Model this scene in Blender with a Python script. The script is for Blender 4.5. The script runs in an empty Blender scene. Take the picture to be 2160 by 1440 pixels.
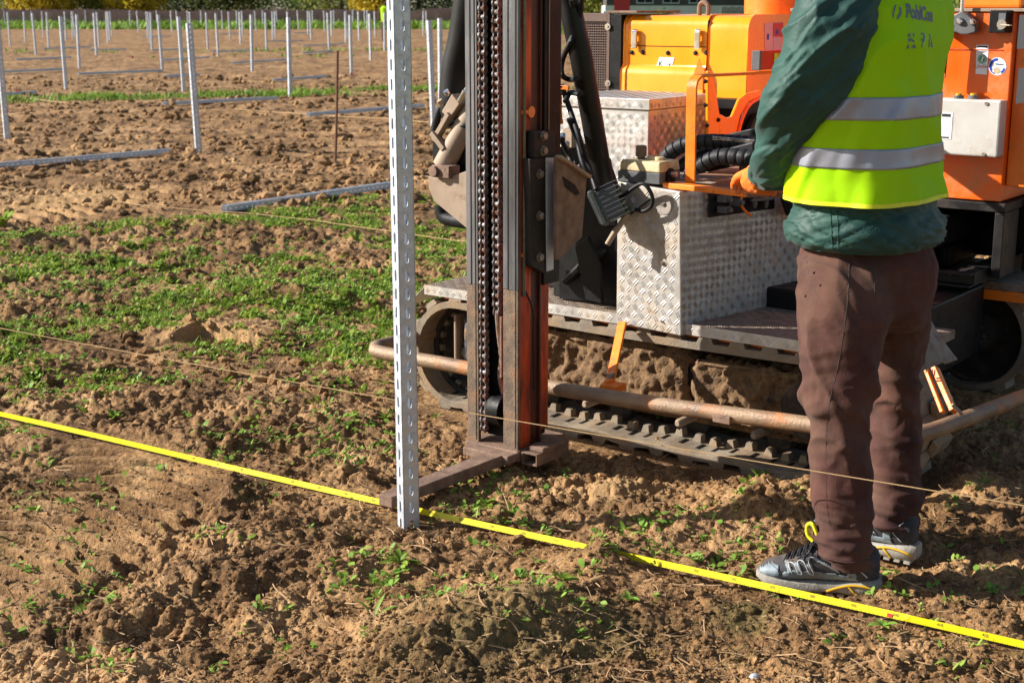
import bpy, math, random
import numpy as np
from mathutils import Vector, Matrix
from mathutils.bvhtree import BVHTree
random.seed(7); rng = np.random.default_rng(7)
R = math.radians
sc = bpy.context.scene
col = sc.collection

# ------------------------------------------------------------------ camera, sky, sun, exposure
EYE = 1.40
PITCH = math.atan(702/3000)
cam_d = bpy.data.cameras.new('camera'); cam = bpy.data.objects.new('camera', cam_d); col.objects.link(cam)
cam.location = (0, 0, EYE); cam.rotation_euler = (math.pi/2-PITCH, 0, 0)
cam_d.lens = 50; cam_d.sensor_width = 36; cam_d.clip_start = .05; cam_d.clip_end = 3000
cam_d.dof.use_dof = True; cam_d.dof.focus_distance = 3.95; cam_d.dof.aperture_fstop = 9.0
sc.camera = cam
SUN_EL = R(28); SUN_AZ = Vector((-.995, .095)).normalized()      # towards the sun, on the ground plane
w = bpy.data.worlds.new('World'); sc.world = w; w.use_nodes = True
nt = w.node_tree
sky = nt.nodes.new('ShaderNodeTexSky'); sky.sky_type = 'NISHITA'; sky.sun_disc = False
sky.sun_elevation = SUN_EL; sky.sun_rotation = math.atan2(SUN_AZ.x, SUN_AZ.y)
nt.links.new(sky.outputs[0], nt.nodes['Background'].inputs[0]); nt.nodes['Background'].inputs[1].default_value = .064
sl = bpy.data.lights.new('sun', 'SUN'); sl.energy = 5.0; sl.angle = R(.53); sl.color = (1, .95, .875)
so = bpy.data.objects.new('sun', sl); col.objects.link(so)
sdir = Vector((SUN_AZ.x*math.cos(SUN_EL), SUN_AZ.y*math.cos(SUN_EL), math.sin(SUN_EL)))
so.rotation_euler = (-sdir).to_track_quat('-Z', 'Y').to_euler(); so.location = (-8, -3, 8)
sc.view_settings.view_transform = 'Standard'; sc.view_settings.look = 'None'
sc.view_settings.exposure = .95; sc.view_settings.gamma = 1

# ------------------------------------------------------------------ geometry helpers
CT, ST = math.cos(PITCH), math.sin(PITCH)
def ray(px, py):
    u = (px-1080)/3000; v = (py-720)/3000
    return Vector((u, CT-v*ST, -ST-v*CT))
def W(px, py, z=None, Y=None):
    d = ray(px, py); k = (z-EYE)/d.z if z is not None else Y/d.y
    return Vector((k*d.x, k*d.y, EYE+k*d.z))
AL = R(37); MO = Vector((0, 4.5, 0))
AX = Vector((math.cos(AL), -math.sin(AL), 0)); BX = Vector((math.sin(AL), math.cos(AL), 0))
def q(px, py, s=None, t=None, z=None):
    """point of the rig's own frame (s along it, t inwards, z up)"""
    d = ray(px, py); o = -MO
    os_, ot, ds, dt = o.dot(AX), o.dot(BX), d.dot(AX), d.dot(BX)
    k = (s-os_)/ds if s is not None else (t-ot)/dt if t is not None else (z-EYE)/d.z
    return Vector((os_+k*ds, ot+k*dt, EYE+k*d.z))
def m2w(p): return MO + AX*p[0] + BX*p[1] + Vector((0, 0, p[2]))

def tag(o, label=None, cat=None, group=None, kind=None):
    if label: o['label'] = label
    if cat: o['category'] = cat
    if group: o['group'] = group
    if kind: o['kind'] = kind
    return o
def empty(name, loc=(0, 0, 0), rz=0):
    o = bpy.data.objects.new(name, None); col.objects.link(o); o.location = loc; o.rotation_euler = (0, 0, rz)
    o.empty_display_size = .1
    return o
def mesh_obj(name, verts, faces, m=None, parent=None, smooth=False, mats=None, fm=None):
    me = bpy.data.meshes.new(name)
    me.from_pydata([tuple(v) for v in verts], [], faces); me.validate(); me.update()
    for mm in (mats or [m]): me.materials.append(mm)
    if fm is not None and len(fm) == len(me.polygons): me.polygons.foreach_set('material_index', fm)
    if smooth: me.polygons.foreach_set('use_smooth', [True]*len(me.polygons))
    o = bpy.data.objects.new(name, me); col.objects.link(o)
    if parent: o.parent = parent
    return o
def np_mesh(name, V, F, m, parent=None, smooth=True, mi=None, mats=None):
    """fast mesh from numpy arrays; F is (n,k) of one polygon size"""
    me = bpy.data.meshes.new(name); n, k = F.shape
    me.vertices.add(len(V)); me.vertices.foreach_set('co', np.ascontiguousarray(V, dtype=np.float32).ravel())
    me.loops.add(n*k); me.loops.foreach_set('vertex_index', np.ascontiguousarray(F, dtype=np.int32).ravel())
    me.polygons.add(n); me.polygons.foreach_set('loop_start', np.arange(0, n*k, k, dtype=np.int32))
    me.polygons.foreach_set('loop_total', np.full(n, k, dtype=np.int32))
    for mm in (mats or [m]): me.materials.append(mm)
    me.update(calc_edges=True)
    if mi is not None: me.polygons.foreach_set('material_index', mi.astype(np.int32))
    me.polygons.foreach_set('use_smooth', np.full(n, smooth)); me.update()
    o = bpy.data.objects.new(name, me); col.objects.link(o)
    if parent: o.parent = parent
    return o
def fin_bevel(o, wd, seg=2, ang=35):
    b = o.modifiers.new('bevel', 'BEVEL'); b.width = wd; b.segments = seg; b.limit_method = 'ANGLE'; b.angle_limit = R(ang)
    b.harden_normals = False
    return o
def frame_of(d):
    d = d.normalized(); up = Vector((0, 0, 1)) if abs(d.z) < .9 else Vector((1, 0, 0))
    a = d.cross(up).normalized(); return a, a.cross(d).normalized()
class MB:
    def __init__(s): s.v = []; s.f = []; s.m = []; s.mi = 0
    def add(s, vs, fs):
        n = len(s.v); s.v += [Vector(v) for v in vs]; s.f += [tuple(i+n for i in f) for f in fs]; s.m += [s.mi]*len(fs); return s
    def box(s, a, b):
        x0, y0, z0 = (min(a[i], b[i]) for i in range(3)); x1, y1, z1 = (max(a[i], b[i]) for i in range(3))
        return s.hexa([(x0,y0,z0),(x1,y0,z0),(x1,y1,z0),(x0,y1,z0)], [(x0,y0,z1),(x1,y0,z1),(x1,y1,z1),(x0,y1,z1)])
    def hexa(s, lo, hi):
        return s.add(list(lo)+list(hi), [(3,2,1,0),(4,5,6,7),(0,1,5,4),(1,2,6,5),(2,3,7,6),(3,0,4,7)])
    def obox(s, c, size, mat):
        hx, hy, hz = (k/2 for k in size); c = Vector(c)
        vs = [c + mat @ Vector((x, y, z)) for z in (-hz, hz) for x, y in ((-hx,-hy),(hx,-hy),(hx,hy),(-hx,hy))]
        return s.hexa(vs[:4], vs[4:])
    def bar(s, p, q_, wd, ht, up=None):
        p = Vector(p); q_ = Vector(q_); d = (q_-p).normalized()
        up = Vector(up) if up else (Vector((0,0,1)) if abs(d.z) < .9 else Vector((0,1,0)))
        a = d.cross(up).normalized(); b = a.cross(d).normalized()
        lo = [p+a*x*wd/2+b*y*ht/2 for x, y in ((-1,-1),(1,-1),(1,1),(-1,1))]
        hi = [v+(q_-p) for v in lo]
        return s.hexa(lo, hi)
    def prism(s, poly, th):
        n = len(poly); th = Vector(th); poly = [Vector(p) for p in poly]
        fs = [tuple(range(n))[::-1], tuple(range(n, 2*n))]+[(i, (i+1) % n, n+(i+1) % n, n+i) for i in range(n)]
        return s.add(poly+[p+th for p in poly], fs)
    def tube(s, pts, r, seg=10, cap=True, closed=False):
        pts = [Vector(p) for p in pts]; n = len(pts); rr = r if hasattr(r, '__len__') else [r]*n
        vs = []; a = None
        for i, p in enumerate(pts):
            if closed: d = pts[(i+1) % n]-pts[i-1]
            else: d = pts[min(i+1, n-1)]-pts[max(i-1, 0)]
            d.normalize()
            if a is None: a, b = frame_of(d)
            else:
                a = a-d*a.dot(d); a = a.normalized() if a.length > 1e-6 else frame_of(d)[0]; b = a.cross(d).normalized()
            for k in range(seg):
                th = 2*math.pi*k/seg; vs.append(p+(a*math.cos(th)+b*math.sin(th))*rr[i])
        fs = []
        for i in range(n if closed else n-1):
            j = (i+1) % n
            for k in range(seg): fs.append((i*seg+k, i*seg+(k+1) % seg, j*seg+(k+1) % seg, j*seg+k))
        if cap and not closed: fs += [tuple(range(seg))[::-1], tuple(range((n-1)*seg, n*seg))]
        return s.add(vs, fs)
    def cyl(s, p, q_, r, seg=16, r2=None): return s.tube([p, q_], [r, r if r2 is None else r2], seg)
    def build(s, name, m, parent=None, smooth=False, bevel=0, seg=2):
        o = mesh_obj(name, s.v, s.f, m if not isinstance(m, list) else None, parent, smooth, mats=m if isinstance(m, list) else None, fm=s.m if isinstance(m, list) else None)
        if bevel: fin_bevel(o, bevel, seg)
        if smooth:
            o.data.update()
            try: o.data.set_sharp_from_angle(angle=R(38))
            except Exception: pass
        return o
def catmull(pts, n=8):
    pts = [Vector(p) for p in pts]; out = []
    P = [pts[0]*2-pts[1]]+pts+[pts[-1]*2-pts[-2]]
    for i in range(1, len(P)-2):
        for k in range(n):
            t = k/n; a, b, c, d = P[i-1], P[i], P[i+1], P[i+2]
            out.append(.5*((2*b)+(c-a)*t+(2*a-5*b+4*c-d)*t*t+(3*b-a-3*c+d)*t**3))
    out.append(pts[-1]); return out

# ------------------------------------------------------------------ numpy noise
def _hash(ix, iy, iz, k):
    h = (ix.astype(np.int64)*374761393 + iy.astype(np.int64)*668265263 + iz*2147483647 + k*974634777) & 0xffffffff
    h = ((h ^ (h >> 13))*1274126177) & 0xffffffff
    h = ((h ^ (h >> 15))*2246822519) & 0xffffffff
    return ((h ^ (h >> 16)) & 0xffffff)/float(0x1000000)
def vnoise(x, y, k=0):
    ix = np.floor(x); iy = np.floor(y); fx = x-ix; fy = y-iy
    fx = fx*fx*fx*(fx*(fx*6-15)+10); fy = fy*fy*fy*(fy*(fy*6-15)+10)
    a = _hash(ix, iy, 0, k); b = _hash(ix+1, iy, 0, k); c = _hash(ix, iy+1, 0, k); d = _hash(ix+1, iy+1, 0, k)
    return (a+(b-a)*fx)*(1-fy)+(c+(d-c)*fx)*fy
def fbm(x, y, oct=4, k=0, gain=.5):
    s = 0; a = 1; t = 0
    for i in range(oct):
        s = s+a*(vnoise(x+i*17.3, y-i*9.1, k+i)*2-1); t += a; a *= gain; x, y = x*1.97+y*.31, y*1.97-x*.157
    return s/t
def domes(x, y, k=0, p=.9, sharp=1.0):
    """little rounded lumps, one to a jittered cell"""
    ix = np.floor(x); iy = np.floor(y); out = np.zeros_like(x)
    for dx in (-1, 0, 1):
        for dy in (-1, 0, 1):
            cx = ix+dx; cy = iy+dy
            px = cx+_hash(cx, cy, 1, k); py = cy+_hash(cx, cy, 2, k)
            r = .28+.6*_hash(cx, cy, 3, k)**1.5; el = .65+.7*_hash(cx, cy, 4, k); keep = _hash(cx, cy, 5, k) < p
            d2 = ((x-px)*el)**2+((y-py)/el)**2
            hgt = np.sqrt(np.maximum(0, 1-d2/(r*r)))*r
            out = np.maximum(out, np.where(keep, hgt, 0))
    return out*sharp
def smst(a, b, x):
    t = np.clip((x-a)/(b-a), 0, 1); return t*t*(3-2*t)

def local_st(x, y):
    return x*AX.x+(y-4.5)*AX.y, x*BX.x+(y-4.5)*BX.y
MOUNDS = [(W(1276, 1172, z=.05), .08, .10, .066, -.5), (W(1330, 1230, z=.03), .20, .10, .05, -.5), (W(1080, 1290, z=.05), .26, .16, .07, .35), (W(900, 1400, z=0), .3, .13, .05, .3),
          (W(1640, 1085, z=.05), .20, .13, .10, .1), (W(1475, 1260, z=0), .14, .10, -.03, 0),
          (W(440, 715, z=0), .35, .18, .05, 0), (W(130, 800, z=0), .22, .12, .06, .2), (W(480, 1045, z=0), .13, .08, .05, 0),
          (W(560, 1160, z=0), .30, .12, .05, .2), (W(340, 960, z=0), .30, .15, .04, 0), (W(700, 1230, z=0), .3, .1, .04, .3),
          (W(1400, 1010, z=0), .2, .1, -.03, 0), (W(1000, 1010, z=0), .2, .1, .02, 0), (W(40, 530, z=0), .3, .25, .08, 0),
          (W(300, 500, z=0), .9, .3, .06, 0), (W(680, 640, z=0), .5, .25, .06, 0), (W(2050, 1050, z=0), .2, .12, .04, 0),
          (W(1950, 1330, z=0), .3, .1, .03, 0), (W(1540, 1400, z=0), .25, .1, -.02, 0), (W(420, 1240, z=0), .2, .08, .035, .4), (W(1450, 880, z=0), .5, .1, -.02, 0)]
FLAT = [(Vector((.75, 3.26)), .20, .10, -.018), (Vector((.92, 3.44)), .20, .10, 0.0)]
def ground_h(x, y, fine=True):
    x = np.asarray(x, dtype=np.float64); y = np.asarray(y, dtype=np.float64)
    h = .030*fbm(x*.5, y*.5, 3, 3)+.034*fbm(x*1.7+9, y*2.0, 3, 11)
    far = smst(9, 30, y)
    rough = smst(-.35, .35, fbm(x*.9+4, y*.9, 3, 21))                  # crumbled here, trodden flat there
    rough = .35+.65*np.maximum(rough, .7*smst(8, 12, y))
    h = h+rough*.020*(1-np.abs(fbm(x*5.5, y*6.5, 3, 31))*2)*(1-.5*far)
    if fine:
        wx = x+.02*fbm(x*14, y*14, 2, 51); wy = y+.02*fbm(x*14, y*14, 2, 61)
        near = 1-smst(6, 14, y)
        h = h+(rough*(.95*domes(wx*8, wy*8, 5, .35)/8*.16+domes(wx*19, wy*17, 7, .6)/18*.40+domes(wx*43, wy*37, 9, .7)/40*.60)*(.6+.4*near))
        h = h+(rough-.3)*(.010*(1-np.abs(fbm(wx*17+3, wy*20, 3, 33))*2.4)+.006*(1-np.abs(fbm(wx*42, wy*48, 2, 35))*2.2))
        h = h+.006*fbm(x*30, y*30, 3, 71)*near+.0022*fbm(x*110, y*110, 2, 81)*near
    for p, a, b, ht, rot in MOUNDS:
        dx, dy = x-p.x, y-p.y; c, s = math.cos(rot), math.sin(rot)
        u, v = dx*c+dy*s, -dx*s+dy*c
        u = u+.05*fbm(x*7, y*7, 2, 91)
        h = h+ht*np.exp(-(u/a)**2-(v/b)**2)
    # chevron lug prints of rubber tracks
    def lugs(cx, cy, rot, L, Wd, per, amp):
        c, s = math.cos(rot), math.sin(rot); u = (x-cx)*c+(y-cy)*s; v = -(x-cx)*s+(y-cy)*c
        mk = smst(L, L*.8, np.abs(u))*smst(Wd, Wd*.85, np.abs(v))
        pr = np.sin(2*math.pi*(u+.25*np.abs(v)+.012*fbm(x*9, y*9, 2, 15))/per)
        return mk, smst(-.35, .35, pr)*amp
    for cx, cy, rot, L, Wd, per, amp in LUGS:
        mk, l = lugs(cx, cy, rot, L, Wd, per, amp)
        h = h*(1-.88*mk)+mk*(l-.012)
    s, t = local_st(x, y)                                            # bedded under the two tracks
    for t0, t1, zz in ((.16, .50, -.012), (1.14, 1.5, .085)):
        mk = smst(-.75, -.55, s)*smst(1.42, 1.22, s)*smst(t0-.10, t0+.0, t)*smst(t1+.15, t1, t)
        h = h*(1-mk)+(zz-.004+.3*h*0)*mk
    mk = smst(.0, .35, s+.4)*smst(1.9, 1.5, s)*smst(.75, 1.15, t)*smst(2.4, 1.7, t)*(1-smst(1.12, 1.16, t)*smst(1.6, 1.5, t))
    h = h+.05*mk
    for p, a, b, zz in FLAT:
        mk = np.exp(-(((x-p.x)/a)**2+((y-p.y)/b)**2)**3); h = h*(1-mk)+(zz+h*.18)*mk
    mk = np.exp(-(((x-PB.x)/.13)**2+((y-PB.y)/.08)**2)**2); h = h*(1-.6*mk)
    ln = TB-TA; ll = ln.length; nx_, ny_ = -ln.y/ll, ln.x/ll              # trodden line along the tape
    dd = (x-TA.x)*nx_+(y-TA.y)*ny_; mk = np.exp(-(dd/.07)**2)*(1-np.exp(-((x-.222)/.030)**2)*1.0); h = h-mk*np.maximum(0, h-.030)*.96
    return h
PB = W(862, 1122, z=0)
TA = W(-220, 824, z=.05); TB = W(2330, 1398, z=.05)
_p = W(95, 1130, z=0); _p2 = W(60, 455, z=0); _p3 = W(470, 735, z=0); _p4 = W(1330, 1040, z=0)
LUGS = [(_p.x, _p.y, R(72), .70, .34, .085, .042), (_p2.x, _p2.y, R(60), 1.6, .45, .16, .05), (_p3.x, _p3.y, R(-28), .22, .10, .07, .014)]
def gz(x, y): return float(ground_h(np.array([x]), np.array([y]))[0])

# ------------------------------------------------------------------ materials
def pm(name, c1, c2=None, sc_=20, rough=.6, metal=0, bump=0, bsc=60, dirt=None, dsc=6, damt=.5, rv=.1, spec=.5, trans=0, sheen=0, stretch=None, coat=0, edge=.12):
    m = bpy.data.materials.new(name); m.use_nodes = True; N = m.node_tree.nodes; L = m.node_tree.links
    b = N['Principled BSDF']; tc = N.new('ShaderNodeTexCoord'); src = tc.outputs['Object']
    if stretch:
        mp = N.new('ShaderNodeMapping'); mp.inputs['Scale'].default_value = stretch; L.new(src, mp.inputs[0]); src2 = mp.outputs[0]
    else: src2 = src
    n1 = N.new('ShaderNodeTexNoise'); n1.inputs['Scale'].default_value = sc_; n1.inputs['Detail'].default_value = 6; n1.inputs['Roughness'].default_value = .62; L.new(src2, n1.inputs['Vector'])
    cr = N.new('ShaderNodeValToRGB'); L.new(n1.outputs['Fac'], cr.inputs[0])
    c2 = c2 or tuple(k*.75 for k in c1)
    cr.color_ramp.elements[0].position = .35; cr.color_ramp.elements[1].position = .65
    cr.color_ramp.elements[0].color = (*c2, 1); cr.color_ramp.elements[1].color = (*c1, 1)
    out = cr.outputs[0]; mask = None
    if dirt:
        n2 = N.new('ShaderNodeTexNoise'); n2.inputs['Scale'].default_value = dsc; n2.inputs['Detail'].default_value = 9; n2.inputs['Roughness'].default_value = .68; L.new(src2, n2.inputs['Vector'])
        r2 = N.new('ShaderNodeValToRGB'); L.new(n2.outputs['Fac'], r2.inputs[0])
        r2.color_ramp.elements[0].position = max(0, 1-damt-edge); r2.color_ramp.elements[1].position = min(1, 1-damt+edge)
        mx = N.new('ShaderNodeMix'); mx.data_type = 'RGBA'; L.new(r2.outputs[0], mx.inputs[0]); L.new(out, mx.inputs[6]); mx.inputs[7].default_value = (*dirt, 1)
        out = mx.outputs[2]; mask = r2.outputs[0]
    L.new(out, b.inputs['Base Color'])
    mr = N.new('ShaderNodeMapRange'); L.new(n1.outputs['Fac'], mr.inputs[0]); mr.inputs[1].default_value = .3; mr.inputs[2].default_value = .7
    mr.inputs[3].default_value = max(.03, rough-rv); mr.inputs[4].default_value = min(1, rough+rv)
    if mask:
        m2 = N.new('ShaderNodeMix'); m2.data_type = 'FLOAT'; L.new(mask, m2.inputs[0]); L.new(mr.outputs[0], m2.inputs[2]); m2.inputs[3].default_value = .9; L.new(m2.outputs[0], b.inputs['Roughness'])
        if metal:
            m3 = N.new('ShaderNodeMath'); m3.operation = 'MULTIPLY_ADD'; L.new(mask, m3.inputs[0]); m3.inputs[1].default_value = -metal; m3.inputs[2].default_value = metal; L.new(m3.outputs[0], b.inputs['Metallic'])
    else:
        L.new(mr.outputs[0], b.inputs['Roughness']); b.inputs['Metallic'].default_value = metal
    b.inputs['Specular IOR Level'].default_value = spec
    if coat: b.inputs['Coat Weight'].default_value = coat; b.inputs['Coat Roughness'].default_value = .15
    if sheen: b.inputs['Sheen Weight'].default_value = sheen
    if bump:
        n3 = N.new('ShaderNodeTexNoise'); n3.inputs['Scale'].default_value = bsc; n3.inputs['Detail'].default_value = 5; n3.inputs['Roughness'].default_value = .65; L.new(src2, n3.inputs['Vector'])
        bp = N.new('ShaderNodeBump'); bp.inputs['Strength'].default_value = bump; bp.inputs['Distance'].default_value = .01; L.new(n3.outputs['Fac'], bp.inputs['Height'])
        if mask:
            bp2 = N.new('ShaderNodeBump'); bp2.inputs['Strength'].default_value = .35; bp2.inputs['Distance'].default_value = .003; L.new(mask, bp2.inputs['Height']); L.new(bp.outputs[0], bp2.inputs['Normal']); L.new(bp2.outputs[0], b.inputs['Normal'])
        else: L.new(bp.outputs[0], b.inputs['Normal'])
    if trans:
        tr = N.new('ShaderNodeBsdfTranslucent'); L.new(out, tr.inputs[0]); ms = N.new('ShaderNodeMixShader'); ms.inputs[0].default_value = trans
        L.new(b.outputs[0], ms.inputs[1]); L.new(tr.outputs[0], ms.inputs[2]); L.new(ms.outputs[0], N['Material Output'].inputs[0])
    return m
MUD = (.20, .125, .065); RUST = (.17, .075, .035)
M = {}
M['galv'] = pm('galvanised steel', (.66, .70, .76), (.50, .54, .60), 22, .42, .45, .05, 220, rv=.12, dirt=(.45, .47, .49), dsc=45, damt=.38)
M['galv_far'] = pm('galvanised steel weathered', (.60, .64, .70), (.44, .47, .52), 14, .5, .35)
M['rail_grey'] = pm('bare mast steel', (.20, .205, .215), (.085, .085, .09), 9, .38, .5, .1, 90, dirt=(.12, .075, .05), dsc=9, damt=.37, stretch=(1, 1, .18))
M['rail_rust'] = pm('rusty mast foot', (.24, .165, .11), (.11, .08, .06), 30, .8, .25, .35, 150, dirt=(.30, .13, .05), dsc=14, damt=.35)
M['mast_orange'] = pm('worn red orange mast paint', (.80, .10, .010), (.45, .04, .01), 14, .45, 0, .1, 60, dirt=(.025, .014, .010), dsc=12, damt=.45, stretch=(1, 1, .25))
M['orange'] = pm('machine orange paint', (.95, .22, .008), (.85, .16, .008), 8, .38, 0, .04, 50, dirt=(.30, .15, .07), dsc=16, damt=.34, coat=.3)
M['orange_panel'] = pm('orange cabinet paint', (.96, .15, .005), (.86, .11, .005), 3.5, .33, 0, .03, 20, dirt=(.50, .21, .09), dsc=7, damt=.38, coat=.3, edge=.14)
M['orange_worn'] = pm('chipped orange bar paint', (.95, .25, .008), (.85, .18, .006), 18, .45, 0, .15, 120, dirt=(.26, .14, .08), dsc=38, damt=.38, edge=.03)
M['yellow'] = pm('yellow hood paint', (.95, .36, .002), (.86, .30, .002), 4, .28, 0, .03, 12, coat=.5, dirt=(.36, .19, .04), dsc=14, damt=.31, edge=.06)
M['black'] = pm('black machine paint', (.006, .006, .007), (.004, .004, .004), 20, .5, 0, .1, 80, dirt=(.018, .013, .010), dsc=9, damt=.33, spec=.25)
M['black_rubber'] = pm('black rubber', (.014, .014, .016), None, 20, .55, 0, .1, 100, spec=.3)
M['dark_frame'] = pm('dark grey frame', (.022, .020, .020), (.012, .011, .011), 14, .5, .1, .1, 80, dirt=(.055, .038, .028), dsc=9, damt=.40, spec=.3)
M['radiator'] = pm('brown dusty radiator grille', (.15, .095, .075), (.10, .065, .05), 20, .7, .2, .2, 100)
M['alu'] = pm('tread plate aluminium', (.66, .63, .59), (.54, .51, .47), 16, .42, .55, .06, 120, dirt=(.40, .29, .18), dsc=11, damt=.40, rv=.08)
M['alu_shade'] = pm('shaded tread plate', (.46, .42, .39), (.36, .33, .30), 16, .45, .5, .06, 120, dirt=(.32, .24, .17), dsc=8, damt=.42)  # darker copy of the tread plate, shade put into its colour
M['alu_mud'] = pm('muddy tread plate', (.42, .36, .30), (.25, .19, .14), 16, .6, .3, .2, 120, dirt=(.17, .11, .07), dsc=16, damt=.5)
M['alu_box'] = pm('lid tread plate', (.62, .60, .57), (.5, .48, .45), 12, .40, .65, .06, 100, dirt=(.40, .30, .24), dsc=8, damt=.36)
M['track'] = pm('dusty grey rubber track', (.27, .225, .165), (.17, .135, .10), 14, .85, 0, .3, 130, dirt=(.30, .195, .105), dsc=8, damt=.46)
M['mud'] = pm('caked mud', (.25, .145, .066), (.13, .072, .034), 40, .95, 0, .9, 110, dirt=(.045, .045, .048), dsc=13, damt=.39, edge=.03)
M['mud_dark'] = pm('blue grey housing with mud', (.10, .10, .11), (.06, .06, .065), 12, .6, 0, .4, 80, dirt=(.26, .155, .075), dsc=14, damt=.48, edge=.05)
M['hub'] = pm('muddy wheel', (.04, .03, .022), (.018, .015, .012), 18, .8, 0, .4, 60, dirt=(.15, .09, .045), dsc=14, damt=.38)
M['pipe'] = pm('muddy rust pipe', (.33, .22, .13), (.20, .125, .08), 14, .5, .2, .4, 140, dirt=(.72, .20, .015), dsc=6, damt=.36, spec=.6)
M['rust'] = pm('rusted steel', (.29, .185, .13), (.17, .10, .07), 30, .8, .1, .35, 150, dirt=(.11, .075, .055), dsc=20, damt=.38)
M['tan_steel'] = pm('tan dusty steel', (.36, .265, .185), (.28, .20, .135), 8, .65, 0, .08, 100, dirt=(.16, .10, .06), dsc=12, damt=.32)
M['chain'] = pm('greasy chain steel', (.30, .30, .31), (.13, .11, .10), 90, .5, .35, .1, 200, dirt=(.12, .045, .02), dsc=60, damt=.50, edge=.05)
M['black_pipe'] = pm('black boom tube', (.008, .0075, .008), (.006, .006, .006), 8, .45, 0, .05, 40, dirt=(.014, .011, .010), dsc=5, damt=.33, spec=.3)
M['white_steel'] = pm('pale slide strip', (.55, .58, .62), (.45, .48, .52), 20, .4, .2, .03, 60)
M['bolt'] = pm('bolt steel', (.34, .30, .26), (.2, .16, .12), 60, .45, .7, .1, 200)
M['lampgrey'] = pm('charcoal lamp casting', (.085, .088, .092), (.06, .06, .062), 20, .42, 0, .05, 80, coat=.3)
M['chrome'] = pm('bright metal', (.72, .72, .72), (.6, .6, .6), 30, .22, .95)
M['cream'] = pm('cream switch box', (.62, .52, .30), (.52, .42, .23), 20, .6, 0, .08, 100, dirt=(.30, .20, .11), dsc=13, damt=.4)
M['grey_plastic'] = pm('grey plastic', (.12, .125, .13), None, 20, .5)
M['white_box'] = pm('dusty white enamel', (.58, .56, .52), (.50, .47, .43), 9, .5, 0, .04, 60, dirt=(.42, .33, .24), dsc=14, damt=.33)
M['white'] = pm('white sticker', (.80, .80, .80), (.76, .76, .76), 10, .5)
M['ink'] = pm('black print', (.03, .03, .035), None, 10, .5)
M['green_ink'] = pm('green print', (.02, .30, .12), None, 10, .5)
M['blue_ink'] = pm('blue print', (.02, .06, .45), None, 10, .5)
M['red_ink'] = pm('red print', (.62, .03, .03), None, 10, .5)
M['pink'] = pm('pink notice', (.75, .45, .52), None, 10, .5)
M['red'] = pm('red level housing', (.60, .015, .02), (.5, .01, .012), 10, .4)
M['lime'] = pm('lime paint', (.65, .85, .03), None, 10, .5)
M['tape'] = pm('yellow tape', (.85, .72, .01), (.80, .66, .01), 14, .4, rv=.05)
M['string'] = pm('tan string', (.55, .36, .17), (.4, .25, .11), 400, .8, 0, .5, 900)
M['rod'] = pm('rusty rod', (.19, .09, .05), (.11, .05, .03), 25, .8, .2, .3, 150)
M['wood'] = pm('reddish wooden board', (.30, .15, .09), (.22, .10, .06), 12, .65, 0, .1, 60, stretch=(4, 1, 4))
# clothing
M['vest'] = pm('fluorescent vest cloth', (.66, 1.0, .003), (.58, 1.0, .003), 5, .62, 0, .10, 26, trans=.5, spec=.3)
M['vest_pipe'] = pm('vest edging', (.85, .93, .02), None, 8, .6)
M['band'] = pm('grey reflective band', (.34, .36, .42), (.29, .31, .36), 10, .38, .35, .06, 30)
M['jacket'] = pm('dark green jacket cloth', (.017, .072, .056), (.010, .047, .038), 9, .62, 0, .18, 60, sheen=.08, spec=.35)
M['trousers'] = pm('brown work trousers cloth', (.090, .036, .027), (.045, .018, .017), 7, .88, 0, .22, 260, dirt=(.140, .080, .052), dsc=4.5, damt=.40, sheen=.05, edge=.2, spec=.2)
M['glove'] = pm('orange glove', (.85, .22, .02), (.7, .14, .01), 16, .7, 0, .2, 60)
M['skin'] = pm('skin', (.52, .30, .21), (.45, .25, .17), 20, .5)
M['hair'] = pm('dark hair', (.04, .028, .02), None, 60, .6, 0, .4, 300)
M['shoe_dark'] = pm('shoe dark mesh', (.045, .042, .05), (.028, .026, .03), 50, .75, 0, .3, 300, dirt=(.14, .10, .07), dsc=12, damt=.40)
M['shoe_grey'] = pm('shoe pale blue leather', (.26, .32, .355), (.185, .23, .26), 20, .6, 0, .1, 120, dirt=(.20, .16, .12), dsc=14, damt=.42)
M['shoe_sole'] = pm('shoe sole', (.42, .40, .36), (.28, .26, .22), 20, .8, 0, .2, 120, dirt=(.2, .14, .09), dsc=12, damt=.44)
M['shoe_yel'] = pm('shoe yellow trim', (.72, .42, .01), None, 20, .6)
M['shoe_lime'] = pm('shoe bright tab', (.75, .68, .01), None, 20, .6)
M['shoe_line'] = pm('shoe pale piping', (.62, .64, .66), None, 20, .5)
# plants
def leafmat(n, a, b, s=3): return pm(n, a, b, s, .6, 0, 0, 10, trans=.35, spec=.25)
M['weed'] = leafmat('weed leaf', (.34, .44, .055), (.13, .22, .030), 9)
M['weed2'] = leafmat('pale weed leaf', (.30, .46, .07), (.15, .29, .04), 12)
M['grass'] = leafmat('grass blade', (.24, .37, .05), (.13, .23, .03), 1.5)
M['straw'] = pm('dry root and straw', (.40, .26, .13), (.24, .14, .07), 20, .85)
M['brown_reed'] = pm('dry reed', (.46, .33, .28), (.28, .19, .16), .8, .9)
M['bark'] = pm('bark', (.07, .055, .04), (.04, .03, .02), 6, .9, 0, .5, 20)

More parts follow.
